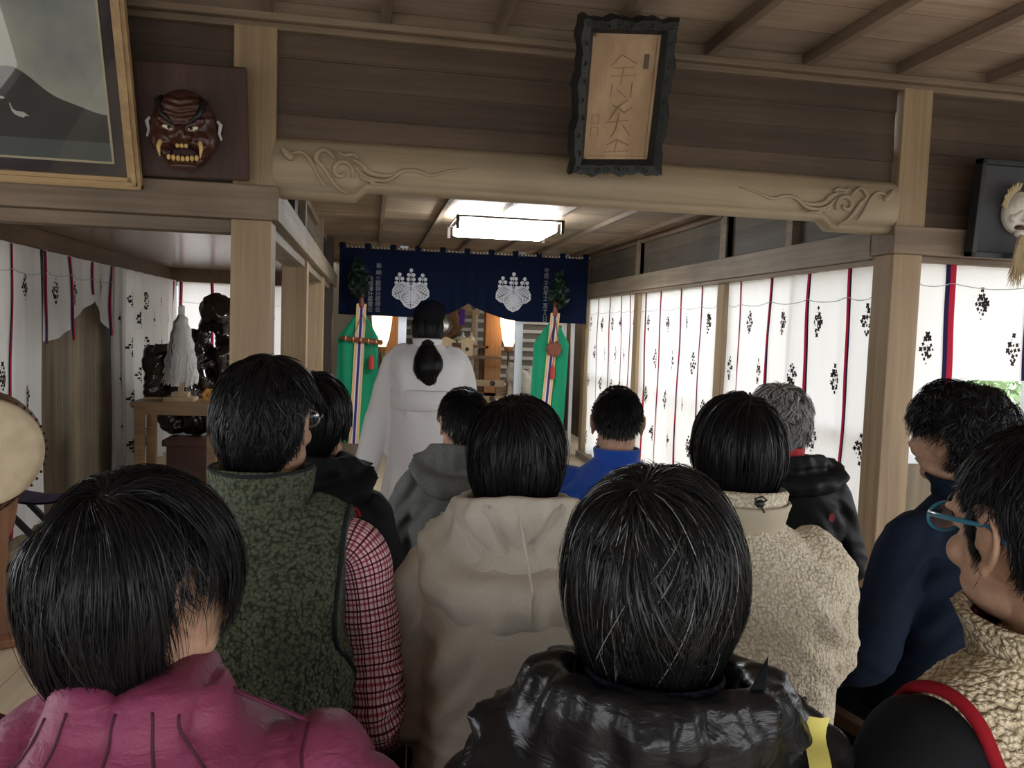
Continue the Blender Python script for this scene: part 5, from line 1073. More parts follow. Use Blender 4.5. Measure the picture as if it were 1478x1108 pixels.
def hood(B, m, drop=.16, wid=.135, post=None, th=.016, vfold=1.0, seed=0, seam=None, z0=1.085, y0=-.015, puff=0.0, name='hood', shine=None, neckr=.072, rise=.03):
    "hood lying open on the back: collar edge rises round the neck, the bag hangs behind it and rolls under"
    n = 76; G = []
    for i in range(n+1):
        u = i/n; a = (u-.5)*2*math.pi*.80; ca = math.cos(a); back = smooth01((ca+.35)/1.25)   # a=0 at back
        D = drop*(.18+.82*back**1.3); Wd = wid*(.62+.38*back)
        prof = []
        pr = [(neckr-.008, -.02), (neckr-.004, .0), (neckr, rise*.8), (neckr+.008, rise+.012*back), (neckr+.026, rise+.010*back), (neckr+.036, rise-.020), (neckr+.036-.012*back*vfold, -.3*D), (neckr+.040-.010*back*vfold, -.42*D), (neckr+.060, -.46*D), (neckr+.078*back+.05*(1-back), -.53*D), (neckr+.084*back+.05*(1-back), -.68*D), (neckr+.072*back+.046*(1-back), -.86*D), (neckr+.050*back+.03*(1-back), -.97*D), (neckr+.020, -1.0*D), (neckr+.0, -.85*D), (neckr-.01, -.3*D)]
        for j, (rr, z) in enumerate(pr):
            rr = rr+(.004*math.sin(i*.5+j*1.3+seed)+.003*math.sin(i*1.1-j*.7+seed*2))*(1 if 2 < j < 14 else 0)
            if puff: rr += puff*abs(math.sin(i*.55+j*.35))*(1 if 3 < j < 13 else 0)
            x = rr*math.sin(a)*(1+.42*(1-abs(ca))*(-z/(drop+.01) if z < 0 else 0)+(.25 if z < 0 else .12)*abs(math.sin(a))); y = y0-rr*ca*(1.0 if ca > 0 else .9)
            prof.append(B.J(0, 0, z0)+np.array((x, y, z+.012*math.sin(a*2+seed)*vfold*.3)))
        G.append(prof)
    b = MB(); b.grid(G, closed_v=True); k = len(G[0]); b.add(G[0], [tuple(range(k))]); b.add(G[-1], [tuple(range(k))[::-1]])
    me = remesh(b, .0065, 3); V, N = mesh_np(me); V = V+N*(.003*fbm(V*(14, 14, 20)+seed, 2)+(puff*.5*(1-np.abs(vnoise(V*26+seed))*2.2) if puff else 0))[:, None]; V = V if post is None else post(V, N, B)
    set_np(me, V); return link_mesh(name, me, m, B.t)
# ---- chairs
W_CH = wood('dark bent wood', (.06, .03, .018), (.13, .07, .04), 'z', rough=.35); M_SEAT = fabric('dark seat cushion', (.03, .028, .03))
def chair(B, label):
    o = B.t; m = Matrix.Translation(o.location)@Matrix.Rotation(o.rotation_euler[2], 4, 'Z'); c = thing('wooden_chair', label, 'chair', tuple(o.location), o.rotation_euler[2], 'low wooden armchairs under the seated people')
    h = B.base-.085; 
    b = MB(); b.add(*slab([(0, .10, h-.05, .20, .22, 6), (0, .10, h-.045, .215, .235, 6), (0, .10, h-.01, .215, .235, 6), (0, .10, h, .20, .22, 6)], 32)); link_local(b, 'seat', M_SEAT, c, smooth=False)
    for sg in (-1, 1):
        x = sg*.265; z = h+.17
        b = MB(); G = crv([(x, -.13, .0), (x, -.13, z*.5), (x, -.128, z-.05), (x, -.11, z-.012), (x, -.07, z), (x, .08, z), (x, .24, z), (x, .29, z-.012), (x, .31, z-.05), (x, .31, z*.5), (x, .31, 0)], 60)
        b.grid([[p+np.array(q) for q in ((-.016, 0, 0), (.016, 0, 0))]+[p+np.array((.016, 0, 0))+d, p+np.array((-.016, 0, 0))+d] for p, d in zip(G, [ _n(np.array((0, -t[2], t[1])))*-.03 for t in np.gradient(G, axis=0)])], closed_v=True); link_local(b, 'arm_frame', W_CH, c, smooth=False)
        b = MB(); b.box((x-.014, -.11, h-.05), (x+.014, .30, h-.015)); link_local(b, 'side_rail', W_CH, c, False)
    for y in (-.10, .28): b = MB(); b.box((-.265, y-.012, h-.075), (.265, y+.012, h-.05)); link_local(b, 'cross_rail', W_CH, c, False)
    return c

def tree_of(o):
    me = o.data; return BVHTree.FromPolygons([v.co[:] for v in me.vertices], [p.vertices[:] for p in me.polygons])
def snap(T, p, off=.002, d=None):
    if d is not None:
        h = T.ray_cast(Vector(p), Vector(d))
        if h[0] is not None: return np.array(h[0])+np.array(h[1])*off
    h = T.find_nearest(Vector(p)); return np.array(h[0])+np.array(h[1])*off
def snap_tube(B, T, pts, r, name, m, off=.001, n=60, parent=None, flat=1.0, closed=False):
    pts = list(pts)+([pts[0]] if closed else []); c = crv(pts, n); q = np.array([snap(T, p, off) for p in c])
    for _ in range(2): q[1:-1] = (q[:-2]+q[1:-1]*2+q[2:])/4
    b = MB(); b.tube(q, r, 8, flat); return link_local(b, name, m, parent or B.t)
def patch(B, T, polys, o, name, m, off=.0015, parent=None, ux=(1, 0, 0), uz=(0, 0, 1)):
    "flat marks projected on the back of a garment along +y; polys in metres round the point o"
    b = MB(); o = np.array(o, float); ux = np.array(ux, float); uz = np.array(uz, float)
    for pl in polys: b.add([snap(T, o+ux*a+uz*c-np.array((0, .3, 0)), off, (0, 1, 0)) for a, c in pl], [tuple(range(len(pl)))])
    return link_local(b, name, m, parent or B.t, False)
def plaid(name, base, dark, mid, rep=46):
    m = mat(name, base, .85, .2); t = nd(m, 'ShaderNodeTexCoord'); sx = nd(m, 'ShaderNodeSeparateXYZ'); lk(m, t.outputs['UV'], sx.inputs[0]); out = None; mul = []
    for ax in (0, 1):
        a = nd(m, 'ShaderNodeMath', operation='MULTIPLY'); a.inputs[1].default_value = rep; lk(m, sx.outputs[ax], a.inputs[0]); f = nd(m, 'ShaderNodeMath', operation='FRACT'); lk(m, a.outputs[0], f.inputs[0])
        r = ramp(m, f.outputs[0], [(0, dark), (.16, dark), (.18, (1, 1, 1)), (.40, (1, 1, 1)), (.42, mid), (.62, mid), (.64, (1, 1, 1)), (1, (1, 1, 1))]); mul.append(r)
    x = nd(m, 'ShaderNodeMixRGB', blend_type='MULTIPLY'); x.inputs[0].default_value = 1; lk(m, mul[0], x.inputs[1]); lk(m, mul[1], x.inputs[2])
    y = nd(m, 'ShaderNodeMixRGB', blend_type='MULTIPLY'); y.inputs[0].default_value = 1; lk(m, x.outputs[0], y.inputs[1]); y.inputs[2].default_value = (*base, 1); lk(m, y.outputs[0], bsdf(m).inputs['Base Color']); return m
def armhole(B, T, x, r, name, m, parent, zc=.925, off=.001):
    for sg in (-1, 1):
        q = []
        for a in np.linspace(0, 2*math.pi, 72, endpoint=False):
            xx = x if math.sin(a) > -.55 else x+(x+.03-x)*min(1, (-.55-math.sin(a))/.45); c = B.J(sg*(xx-.004), -.012, zc); d = np.array((0, math.cos(a), math.sin(a))); h = T.ray_cast(Vector(c+d*.30), Vector(-d))
            q.append((np.array(h[0])+d*off) if h[0] is not None and (np.array(h[0])-c)@d > .02 else (c+d*.08))
        q = np.array(q)
        for _ in range(3): q = (np.roll(q, 1, 0)+2*q+np.roll(q, -1, 0))/4
        q = np.concatenate([q, q[:2]]); b = MB(); b.tube(q, r, 8, caps=False); link_local(b, name, m, parent)
def shoulder_caps(B, r=.060, x1=.150):
    def f(b):
        for sg in (-1, 1): b.tube([B.J(sg*.07, -.012, 1.022), B.J(sg*.11, -.012, 1.000), B.J(sg*x1, -.012, .972)], [r*.8, r*.95, r], 18); b.tube([B.J(sg*x1, -.012, .972), B.J(sg*(x1-.002), -.015, .90)], [r, r*1.05], 18)
    return f
def high_neck(B):
    def f(b): b.add(*slab([(*B.J(0, -.02, .92), .13, .10, 2.2), (*B.J(0, -.018, .975), .128, .098, 2.2), (*B.J(0, -.018, 1.012), .104, .088, 2.1), (*B.J(.006, -.016, 1.040), .088, .078, 2), (*B.J(.012, -.012, 1.062), .080, .073, 2), (*B.J(.014, -.008, 1.075), .070, .064, 2)], 40))
    return f
def uv_sleeves(B, name, m, r=1.0, wr=.003):
    "separate shirt sleeves carrying a woven check along and around the arm"
    for sg, S_, E_, W_ in B.arms():
        n, k = 40, 60; p = crv([S_+np.array((-sg*.04, 0, .002)), S_+np.array((sg*.004, -.002, -.008)), S_*.5+E_*.5+np.array((sg*.006, -.006, 0)), E_+np.array((0, -.012, -.004)), E_*.5+W_*.5, W_], k)
        rr = np.interp(np.linspace(0, 1, k), [0, .1, .35, .58, .8, .95, 1], [.045, .055, .054, .051, .048, .042, .034])*r
        V, Fc = tube_geo(p, rr, n, caps=True); c = np.repeat(p, n, axis=0); d = V[:k*n]-c; L = np.linalg.norm(d, axis=1, keepdims=True); ss = np.repeat(np.linspace(0, 1, k), n)
        fold = .004*fbm(V[:k*n]*16, 2)+.006*np.exp(-((ss-.55)/.13)**2)*np.sin(ss*120+d[:, 1]*60)+.004*np.sin(ss*70+d[:, 0]*50)*(ss > .6); V[:k*n] += d/L*fold[:, None]
        me = bpy.data.meshes.new(name); me.from_pydata(V.tolist(), [], Fc); me.materials.append(m); uv = me.uv_layers.new(name='uv'); LA = np.linalg.norm(np.diff(p, axis=0), axis=1).sum()
        for f in me.polygons:
            js = [me.loops[li].vertex_index for li in f.loop_indices]; wrap = any(j < k*n and j % n == n-1 for j in js) and any(j < k*n and j % n == 0 for j in js)
            for li, j in zip(f.loop_indices, js):
                if j >= k*n: uv.data[li].uv = (0, 0); continue
                u = (j % n)/n; u = 1.0 if wrap and u == 0 else u; uv.data[li].uv = (u*.36, (j//n)/k*LA)
        me.polygons.foreach_set('use_smooth', [True]*len(me.polygons)); o = bpy.data.objects.new(name, me); COL.objects.link(o); o.parent = B.t
def glasses(B, m, lens=True):
    g = B.head
    for sg in (-1, 1):
        b = MB(); ring = [g((sg*(.034+.025*math.cos(a)), .108, .000+.018*math.sin(a))) for a in np.linspace(0, 2*math.pi, 25)]; b.tube(ring, .0022, 6, caps=False)
        b.tube([g((sg*.059, .106, .006)), g((sg*.074, .085, .008)), g((sg*.082, .03, .010)), g((sg*.086, -.02, .012)), g((sg*.084, -.045, -.004))], [.0026, .0026, .0022, .002, .002], 6, 1.5); link_local(b, 'glasses_rim', m, GL)
        b = MB(); b.add([g((sg*(.034+.024*math.cos(a)), .108, .017*math.sin(a))) for a in np.linspace(0, 2*math.pi, 24, endpoint=False)], [tuple(range(24))]); link_local(b, 'lens', M_GLASS, GL)
    b = MB(); b.tube([g((-.010, .108, .004)), g((0, .113, .007)), g((.010, .108, .004))], .002, 6); link_local(b, 'bridge', m, GL)
    GL.name = 'glasses'
# ================================================================== back rows first
# --- person in black hooded jacket with a red mark on the shoulder
J_BLK = fabric('black softshell', (.011, .012, .014), .7, 400, .2)
B = new_person('person in black hooded jacket with small red shoulder mark, beyond the green vest', *P(454, 597, Y=2.1), yaw=-12, sh=.155, hyaw=-8, hpitch=-4, hs=1.0)
G_ = garment(B, 'black_jacket', J_BLK, 1.0, 1.0, .46, .006, 1.05, seed=2); trousers(B, M_TBLK); T = tree_of(G_)
H_ = hood(B, J_BLK, .12, .12, seed=3, rise=.012); T = tree_of2(G_, H_)
arcs = []
for k, r in enumerate((.012, .019, .026)):
    a = np.linspace(0, math.pi/2, 9); arcs.append([(r*math.cos(t), r*math.sin(t)) for t in a]+[((r-.005)*math.cos(t), (r-.005)*math.sin(t)) for t in a[::-1]])
arcs += [[(-.030, .004+.008*k), (-.006, .004+.008*k), (-.006, .009+.008*k), (-.030, .009+.008*k)] for k in range(2)]
patch(B, T, [[(x*1.1-.0, z) for x, z in pl] for pl in arcs], B.J(.120, 0, .968), 'red_logo', mat('red print', (.42, .02, .03), .6), parent=G_)
hair(B, 4500, seed=21, thick=.016, root=(-.70, -.1, .45), end=(-.86, -.42, .12), length=.10, crown=(.0, -.35, .93), width=.0014, clumps=160, low=.16, ax=(.079, .098, .100))
chair(B, 'wooden chair under the person in the black jacket with the red mark')
# --- grey hooded sweatshirt
J_GRY = fabric('heather grey knit', (.08, .085, .08), .95, 700, .5, (.18, .185, .175))
B = new_person('person with close-cropped hair in heather grey hooded sweatshirt, behind the robed figure', *P(668, 602, Y=2.6), yaw=3, sh=.17, hyaw=8, hpitch=-6, hs=.93)
G_ = garment(B, 'grey_sweatshirt', J_GRY, 1.0, 1.0, .46, .002, 1.0, seed=3); trousers(B, M_DENIM); hood(B, J_GRY, .15, .14, seed=4, rise=.02)
hair(B, 4500, seed=22, thick=.006, root=(-.62, .02, .42), end=(-.75, -.25, .2), length=.022, crown=(.1, -.4, .9), width=.0012, clumps=500, clump=.2, spiky=.45, low=.2, jit=.5, ax=(.078, .098, .100), steps=5)
ch_ = chair(B, 'wooden armchair with dark curved frame under the person in the grey sweatshirt')
# --- blue fleece
J_BLU = fabric('royal blue fleece', (.012, .062, .36), .95, 500, .35, (.02, .085, .43), sheen=.3)
B = new_person('person with very short hair in a royal blue fleece pullover', *P(891, 601, Y=2.5), yaw=-14, sh=.185, hpitch=-2, hs=.97)
G_ = garment(B, 'blue_fleece', J_BLU, 1.02, 1.02, .46, .004, 1.05, seed=4); trousers(B, M_DENIM); collar(B, 'collar', J_BLU, .060, .066, .045, .010, z0=1.060, parent=G_)
hair(B, 4500, seed=23, thick=.004, root=(-.50, .1, .45), end=(-.62, -.12, .3), length=.012, crown=(.1, -.4, .9), width=.0012, clumps=500, clump=.1, spiky=.6, low=.2, jit=.5, ax=(.077, .098, .100), steps=4)
chair(B, 'wooden chair under the person in the blue fleece')
# --- grey haired, black jacket with red collar
J_BK2 = fabric('black softshell with bloom', (.013, .013, .015), .6, 400, .2)
B = new_person('person with thick grey hair in a black hooded jacket with red inner collar', *P(1124, 603, Y=2.3), yaw=-10, sh=.172, hyaw=-8, hpitch=-4, hs=1.0)
G_ = garment(B, 'black_jacket', J_BK2, 1.0, 1.0, .46, .006, 1.05, seed=5); trousers(B, M_TBLK); T = tree_of(G_)
hood(B, J_BK2, .11, .12, seed=6, rise=.0, neckr=.078); M_RED = mat('red knit', (.45, .02, .03), .8); collar(B, 'red_collar', M_RED, .056, .060, .050, .008, z0=1.075, parent=G_)
patch(B, T, [[(.011*math.cos(a), .013*math.sin(a)) for a in np.linspace(0, 6.28, 14)]], B.J(.115, 0, .93), 'red_logo', mat('dull red print', (.28, .02, .03), .6), parent=G_)
hair(B, 6000, seed=24, thick=.022, root=(-.62, -.05, .45), end=(-.76, -.30, .25), length=.075, crown=(-.1, -.3, .93), width=.0013, clumps=130, clump=.75, low=.2, jit=.5, wave=.004, wfreq=14, material=H_GREY, ax=(.079, .098, .100))
chair(B, 'wooden chair under the grey-haired person')
# ================================================================== middle row
# --- green fleece vest over red check shirt
J_GRN = fleece('moss green pile fleece', (.040, .048, .028), (.105, .122, .076), 150, 1.0, .005, (.42, .74)); M_PIPE = fabric('dark binding', (.02, .025, .025))
M_PLAID = plaid('red and white check cotton', (.72, .56, .58), (.22, .03, .07), (.62, .24, .28), 62)
B = new_person('person in a moss green fleece vest over a red checked shirt, wearing thin glasses', *P(389, 594, Y=1.47), yaw=-8, hc=1.155, sh=.174, hyaw=-11, hpitch=-3, hs=.90, elbR=(.028, -.01, .74), elbL=(.045, -.01, .74), wrR=(.02, .20, .60))
uv_sleeves(B, 'checked_sleeve', M_PLAID, 1.02)
G_ = garment(B, 'fleece_vest', J_GRN, 1.0, 1.12, .46, .008, arms=False, extra=shoulder_caps(B, .066, .170), clampx=.155, seed=6, folds=.8, vox=.006, disp=lambda V, N, B: .0022*fbm(V*95, 2)); T = tree_of(G_); trousers(B, M_DENIM)
armhole(B, T, .155, .0042, 'armhole_binding', M_PIPE, G_)
c_ = collar(B, 'collar', J_GRN, .070, .078, .060, .013, z0=1.055, parent=G_); snap_tube(B, tree_of(c_), [B.J(.10*math.sin(a), -.012-.11*math.cos(a), 1.105) for a in np.linspace(-2.3, 2.3, 14)], .0035, 'collar_binding', M_PIPE, parent=G_, off=.001)
snap_tube(B, T, [B.J(x, -.2, 1.0+.006*math.cos(x*9)) for x in np.linspace(-.16, .16, 12)], .003, 'yoke_seam', J_GRN, off=.002, parent=G_)
hair(B, 14000, seed=25, thick=.013, earcut=(1, .041, .02), root=(-.62, .05, .45), end=(-.76, -.12, .2), length=.048, crown=(.15, -.25, .95), width=.0011, clumps=320, clump=.35, spiky=.16, low=.12, jit=.5, ax=(.083, .100, .103), steps=7)
GL = thing('glasses', None, None); GL.parent = B.t; glasses(B, mat('thin silver rim', (.4, .4, .42), .3, .5, .8)); chair(B, 'wooden chair under the person in the green vest')
# --- oatmeal hoodie
J_OAT = fabric('oatmeal sweatshirt cotton', (.47, .43, .35), .95, 800, .45, (.58, .54, .45)); M_SEAM = mat('pale seam', (.52, .47, .38), .9)
B = new_person('person in an oatmeal hooded sweatshirt with a big draped hood, centre of the second row', *P(747, 648, Y=1.5), yaw=-5, sh=.168, hyaw=-12, hpitch=-3, hs=.96, elbL=(.025, .0, .73), wrL=(.0, .22, .60), elbR=(.04, .0, .74))
G_ = garment(B, 'oatmeal_hoodie', J_OAT, 1.0, 1.05, .46, .006, 1.08, seed=7, folds=1.1); trousers(B, M_DENIM); T = tree_of(G_)
def vdent(V, N, B):
    o = B.J(0, 0, 1.085); x = V[:, 0]-o[0]; z = V[:, 2]-o[2]; bk = V[:, 1] < o[1]
    v = np.exp(-((np.abs(x)-(z+.075)*.62)/.010)**2)*smooth01((z+.085)/.03)*bk*(z < .03); ar = np.exp(-((z+.080-1.6*x*x*4)/.011)**2)*bk*(np.abs(x) < .13); inn = np.exp(-(x/.035)**2-((z+.045)/.035)**2)*bk
    return V+np.outer(-.016*v-.013*ar-.012*inn, (0, -1., .1))
H_ = hood(B, J_OAT, .205, .16, seed=1.3, rise=.032, neckr=.078, vfold=1.6, post=vdent); HT = tree_of(H_)
snap_tube(B, HT, [B.J(0, -.3, z) for z in np.linspace(1.13, .90, 12)], .0022, 'hood_seam', M_SEAM, parent=H_)
hair(B, 14000, seed=26, thick=.017, root=(-.72, -.12, .5), end=(-.92, -.45, .05), length=.12, crown=(-.15, -.35, .92), swirl=.6, earcut=(1, .020, .2), width=.0009, clumps=240, clump=.6, low=.10, jit=.28, ax=(.080, .098, .102))
chair(B, 'wooden chair under the person in the oatmeal hooded sweatshirt')
# --- cream pile jacket
J_CRM = fleece('cream boa fleece', (.66, .58, .43), (.86, .78, .61), 150, .8, .005, (.3, .75)); M_CREAMN = fabric('cream nylon', (.50, .44, .32), .5, 200, .2)
B = new_person('person in a thick cream pile jacket with cord toggle on its collar', *P(1064, 640, Y=1.55), yaw=-6, sh=.182, hyaw=-6, hpitch=-2, hs=.98, elbR=(.035, .06, .76), wrR=(-.05, .25, .66))
G_ = garment(B, 'pile_jacket', J_CRM, 1.02, 1.10, .46, .012, 1.18, seed=8, folds=1.3, disp=lambda V, N, B: .0025*fbm(V*60, 2)); trousers(B, M_TBLK)
collar(B, 'pile_collar', J_CRM, .070, .080, .072, .010, z0=1.06, parent=G_, lump=.001, seed=1); c_ = collar(B, 'nylon_collar', M_CREAMN, .078, .090, .050, .006, z0=1.055, parent=G_, lump=.002, seed=4)
tg = B.J(.0, -.11, 1.10); b = MB(); b.ell(tg, (.010, .007, .008), 10, 8); b.tube([tg+np.array((0, 0, 0)), tg+np.array((-.012, -.004, .010)), tg+np.array((.0, -.008, .016)), tg+np.array((.012, -.004, .008)), tg], .0018, 6); b.tube([tg, tg+np.array((.008, -.004, -.016))], .0018, 6); link_local(b, 'cord_toggle', M_BK, c_)
hair(B, 14000, seed=27, thick=.017, root=(-.72, -.12, .5), end=(-.90, -.40, .05), length=.13, crown=(.12, -.40, .90), swirl=.25, earcut=(-1, .028, .08), width=.0009, clumps=260, clump=.45, low=.14, jit=.16, ax=(.080, .098, .102))
chair(B, 'wooden chair under the person in the cream pile jacket')
# --- navy jacket, tousled hair
J_NVY = fabric('navy stretch jersey', (.008, .014, .030), .75, 500, .2, (.013, .022, .042))
B = new_person('person with tousled wavy hair in a navy zip jacket beside the right corner post', *P(1382, 622, Y=1.7), yaw=12, sh=.19, hyaw=8, hpitch=0, hs=1.0, vox=.0045, elbL=(.085, .0, .735), wrL=(.03, .20, .60), elbR=(.06, .02, .74))
G_ = garment(B, 'navy_jacket', J_NVY, 1.0, 1.0, .46, .002, 1.0, seed=9, folds=.8); trousers(B, M_TBLK); collar(B, 'collar', J_NVY, .072, .088, .040, .007, z0=1.065, parent=G_, lump=.001); T = tree_of(G_)
snap_tube(B, T, [B.J(.10, -.2, 1.02), B.J(.13, -.2, .93), B.J(.12, -.2, .8), B.J(.135, -.2, .66)], .0018, 'back_seam', J_BLK, parent=G_); snap_tube(B, T, [B.J(-.10, -.2, 1.02), B.J(-.13, -.2, .93), B.J(-.12, -.2, .8), B.J(-.135, -.2, .66)], .0018, 'back_seam', J_BLK, parent=G_)
hair(B, 16000, seed=28, thick=.028, root=(-.62, .0, .45), end=(-.80, -.15, .18), length=.10, crown=(0, -.2, .95), swirl=.5, earcut=(-1, .034, .05), width=.0009, clumps=170, clump=.8, low=.16, jit=.6, wave=.010, wfreq=15, ax=(.081, .100, .102), steps=14)
chair(B, 'wooden chair under the person in the navy jacket'); NAVYP = B
# ================================================================== front row
# --- raspberry down jacket
M_PINK = mat('raspberry nylon', (.215, .040, .090), .55, .3); _v = nd(M_PINK, 'ShaderNodeTexNoise', i_Scale=38.0, i_Detail=4.0, i_Distortion=1.5); lk(M_PINK, coords(M_PINK, (1, 1, 2.2)), _v.inputs[0]); bump(M_PINK, _v.outputs[0], .5, .004)
def puff(per, amp, ax=0, sk=0.0, ph=0.0):
    def f(V, N, B):
        u = V[:, ax]+sk*V[:, 2]+.006*fbm(V*5, 2)+ph; s = np.abs(np.sin(np.pi*u/per))**.55; rk = np.exp(-(s/.55)**2)*(.5 if ax else 1); return .0045*rk*vnoise(V*(30, 30, 75)+9)+ (amp*(s-.6)+.0035*(1-np.abs(vnoise(V*(10, 10, 30)+4))*2)*s)
    return f
B = new_person('person with a black bob in a raspberry pink down jacket, nearest on the left', *P(208, 822, Y=.78), yaw=-6, hc=1.132, sh=.178, hyaw=-30, hroll=-5, hpitch=-2, shift=-.035, hs=.82, vox=.0045)
G_ = garment(B, 'down_jacket', M_PINK, 1.04, 1.12, .46, .016, 1.15, seed=11, folds=.7, vox=.006, disp=puff(.066, .013, 0, .06, .02), neck=.060, extra=high_neck(B)); trousers(B, M_TBLK)
T = tree_of(G_)
for sg in (-1, 1): snap_tube(B, T, [B.J(sg*.135, .0, 1.08), B.J(sg*.155, -.10, 1.02), B.J(sg*.170, -.15, .93), B.J(sg*.175, -.13, .84)], .0022, 'shoulder_seam', mat('dark raspberry seam', (.08, .008, .03), .7), off=-.001, parent=G_)
M_SMR = mat('dark raspberry stitch', (.05, .006, .02), .7)
for x in (-.178, -.112, -.046, .020, .086, .152): snap_tube(B, T, [B.J(x*.55, -.085, 1.075), B.J(x*.62, -.10, 1.04), B.J(x*.82, -.12, 1.01), B.J(x, -.16, .97), B.J(x, -.2, .88), B.J(x, -.2, .74)], .0013, 'quilt_seam', M_SMR, off=.0002, parent=G_, n=50)
hair(B, 38000, seed=31, thick=.024, root=(-.80, -.15, .5), end=(-.98, -.58, -.2), length=.17, crown=(.05, -.40, .90), swirl=.7, earcut=(1, .042, .06), width=.00048, elong=.42, asym=.50, clumps=230, clump=.62, low=.22, jit=.30, ax=(.080, .096, .104), steps=14, flop=0)
# --- black down jacket with hood
M_NYL = mat('glossy black nylon', (.008, .008, .009), .32, .38); _v = nd(M_NYL, 'ShaderNodeTexNoise', i_Scale=21.0, i_Detail=4.0, i_Distortion=1.5); lk(M_NYL, coords(M_NYL, (1, 1, 2.0)), _v.inputs[0]); bump(M_NYL, _v.outputs[0], .5, .006)
B = new_person('person with layered black hair in a glossy black hooded down jacket, nearest in the centre', *P(943, 815, Y=.83), yaw=-12, hc=1.20, sh=.168, elbR=(.02, .04, .75), hyaw=-4, hpitch=-2, hs=.96, vox=.0055)
G_ = garment(B, 'down_jacket', M_NYL, 1.04, 1.12, .46, .012, 1.15, seed=12, folds=.7, vox=.006, disp=puff(.072, .013, 2, .0, .02)); trousers(B, M_TBLK)
H_ = hood(B, M_NYL, .15, .155, seed=2.2, rise=.030, neckr=.082, puff=.009, vfold=.6)
M_SHC = plaid('dark blue check cotton', (.05, .06, .11), (.25, .25, .3), (.5, .5, .7), 20); collar(B, 'shirt_collar', fabric('dark blue check collar', (.015, .02, .045), .8, 160, .2, (.045, .06, .11)), .060, .068, .070, .006, z0=1.06)
c_ = collar(B, 'stand_collar', J_BLK, .070, .082, .070, .006, z0=1.06, front=.8, parent=G_)
b = MB(); q = [B.J(.040, -.100, 1.05), B.J(.098, -.075, 1.05), B.J(.100, -.070, 1.155), B.J(.066, -.095, 1.105)]; b.add(q+[p+np.array((.004, .01, 0)) for p in q], [(0, 1, 2, 3), (7, 6, 5, 4), (0, 4, 5, 1), (1, 5, 6, 2), (2, 6, 7, 3), (3, 7, 4, 0)]); link_local(b, 'collar_point', J_BLK, G_)
T = tree_of2(G_, H_); M_YEL = mat('pale yellow strap', (.70, .62, .16), .6)
pts = crv([B.J(.152, -.02, 1.06), B.J(.156, -.12, 1.02), B.J(.156, -.25, .95), B.J(.14, -.25, .80)], 30); q = np.array([snap(T, p, .012) for p in pts])
for _ in range(6): q[1:-1] = (q[:-2]+q[1:-1]*2+q[2:])/4
b = MB(); b.grid([[p-np.array((.011, 0, 0)), p+np.array((0, -.003, 0)), p+np.array((.011, 0, 0))] for p in q]); link_local(b, 'yellow_strap', M_YEL, G_)
hair(B, 40000, seed=36, thick=.022, root=(-.80, -.15, .5), end=(-.985, -.60, -.1), length=.15, crown=(-.25, -.35, .90), swirl=.5, earcut=(1, .020, .1), width=.00045, elong=.38, clumps=260, clump=.7, low=.24, jit=.42, ax=(.081, .098, .106), steps=14, material=H_SILV)
# --- cream fleece vest with red binding, blue glasses
J_VST = fleece('cream curly fleece', (.58, .46, .28), (.88, .75, .52), 145, 1.0, .007, (.35, .72)); M_RBIND = fabric('red binding', (.30, .012, .02), .8, 900, .3); J_SLV = fabric('black jersey', (.010, .0105, .012), .8, 900, .2); M_MAR = fabric('maroon lining', (.09, .008, .015))
B = new_person('bearded person with blue-rimmed glasses in a cream fleece vest with red edging, right edge', .770, .800, 1.262, yaw=10, sh=.212, hyaw=-8, hpitch=-3, hs=1.0, vox=.0035, elbL=(.015, .03, .75))
S_ = garment(B, 'black_shirt', J_SLV, .95, 1.0, .48, .0, 1.16, seed=13, folds=.9)
G_ = garment(B, 'fleece_vest', J_VST, 1.02, 1.18, .46, .014, arms=False, extra=shoulder_caps(B, .068, .190), clampx=.182, seed=14, folds=.7, vox=.0045, smooth=4, disp=lambda V, N, B: .0025*np.abs(vnoise(V*120))+.0015*fbm(V*60, 2)); T = tree_of(G_); trousers(B, M_DENIM)
armhole(B, T, .182, .0072, 'red_binding', M_RBIND, G_)
collar(B, 'fleece_collar', J_VST, .080, .098, .052, .016, z0=1.06, parent=G_, lump=.002, seed=3); collar(B, 'maroon_lining', M_MAR, .074, .090, .040, .006, z0=1.058, parent=G_)
hair(B, 26000, seed=33, thick=.010, root=(-.60, .12, .52), end=(-.80, .05, .42), length=.045, crown=(.05, -.30, .94), swirl=.3, earcut=(-1, .036, .04), width=.0005, clumps=700, clump=.4, spiky=.08, low=.10, jit=.4, ax=(.081, .100, .103), steps=9)
# sideburn and beard: short strands grown from the skin
def stubble(B, spots, n, L, name='beard', seed=1):
    T = tree_of([c for c in B.t.children if c.name.startswith('body')][0]); g = np.random.default_rng(seed); b = MB()
    for k in range(n):
        c, r = spots[g.integers(0, len(spots))]; p = B.head(np.array(c)+g.normal(size=3)*np.array(r)*.55); q = snap(T, p, .0); d = _n(q-snap(T, p, -.02)); dn = B.hrot@np.array((0, .25, -1.)); e = _n(d*.35+dn); s = np.cross(d, e)*.0006
        b.add([q-s, q+s, q+e*L*.6+d*.001+s*.7, q+e*L+d*.0015, q+e*L*.6+d*.001-s*.7], [(0, 1, 2, 4), (4, 2, 3)])
    link_local(b, name, H_BLK, B.t)
stubble(B, [((0, .088, -.105), (.016, .010, .010)), ((-.02, .078, -.105), (.014, .010, .008)), ((.02, .078, -.105), (.014, .010, .008)), ((0, .075, -.115), (.014, .012, .006))], 900, .010)
stubble(B, [((-.074, .020, -.015), (.003, .008, .020)), ((.074, .020, -.015), (.003, .008, .020)), ((-.074, .026, .012), (.003, .010, .016)), ((.074, .026, .012), (.003, .010, .016))], 1400, .012, 'sideburn', 2)
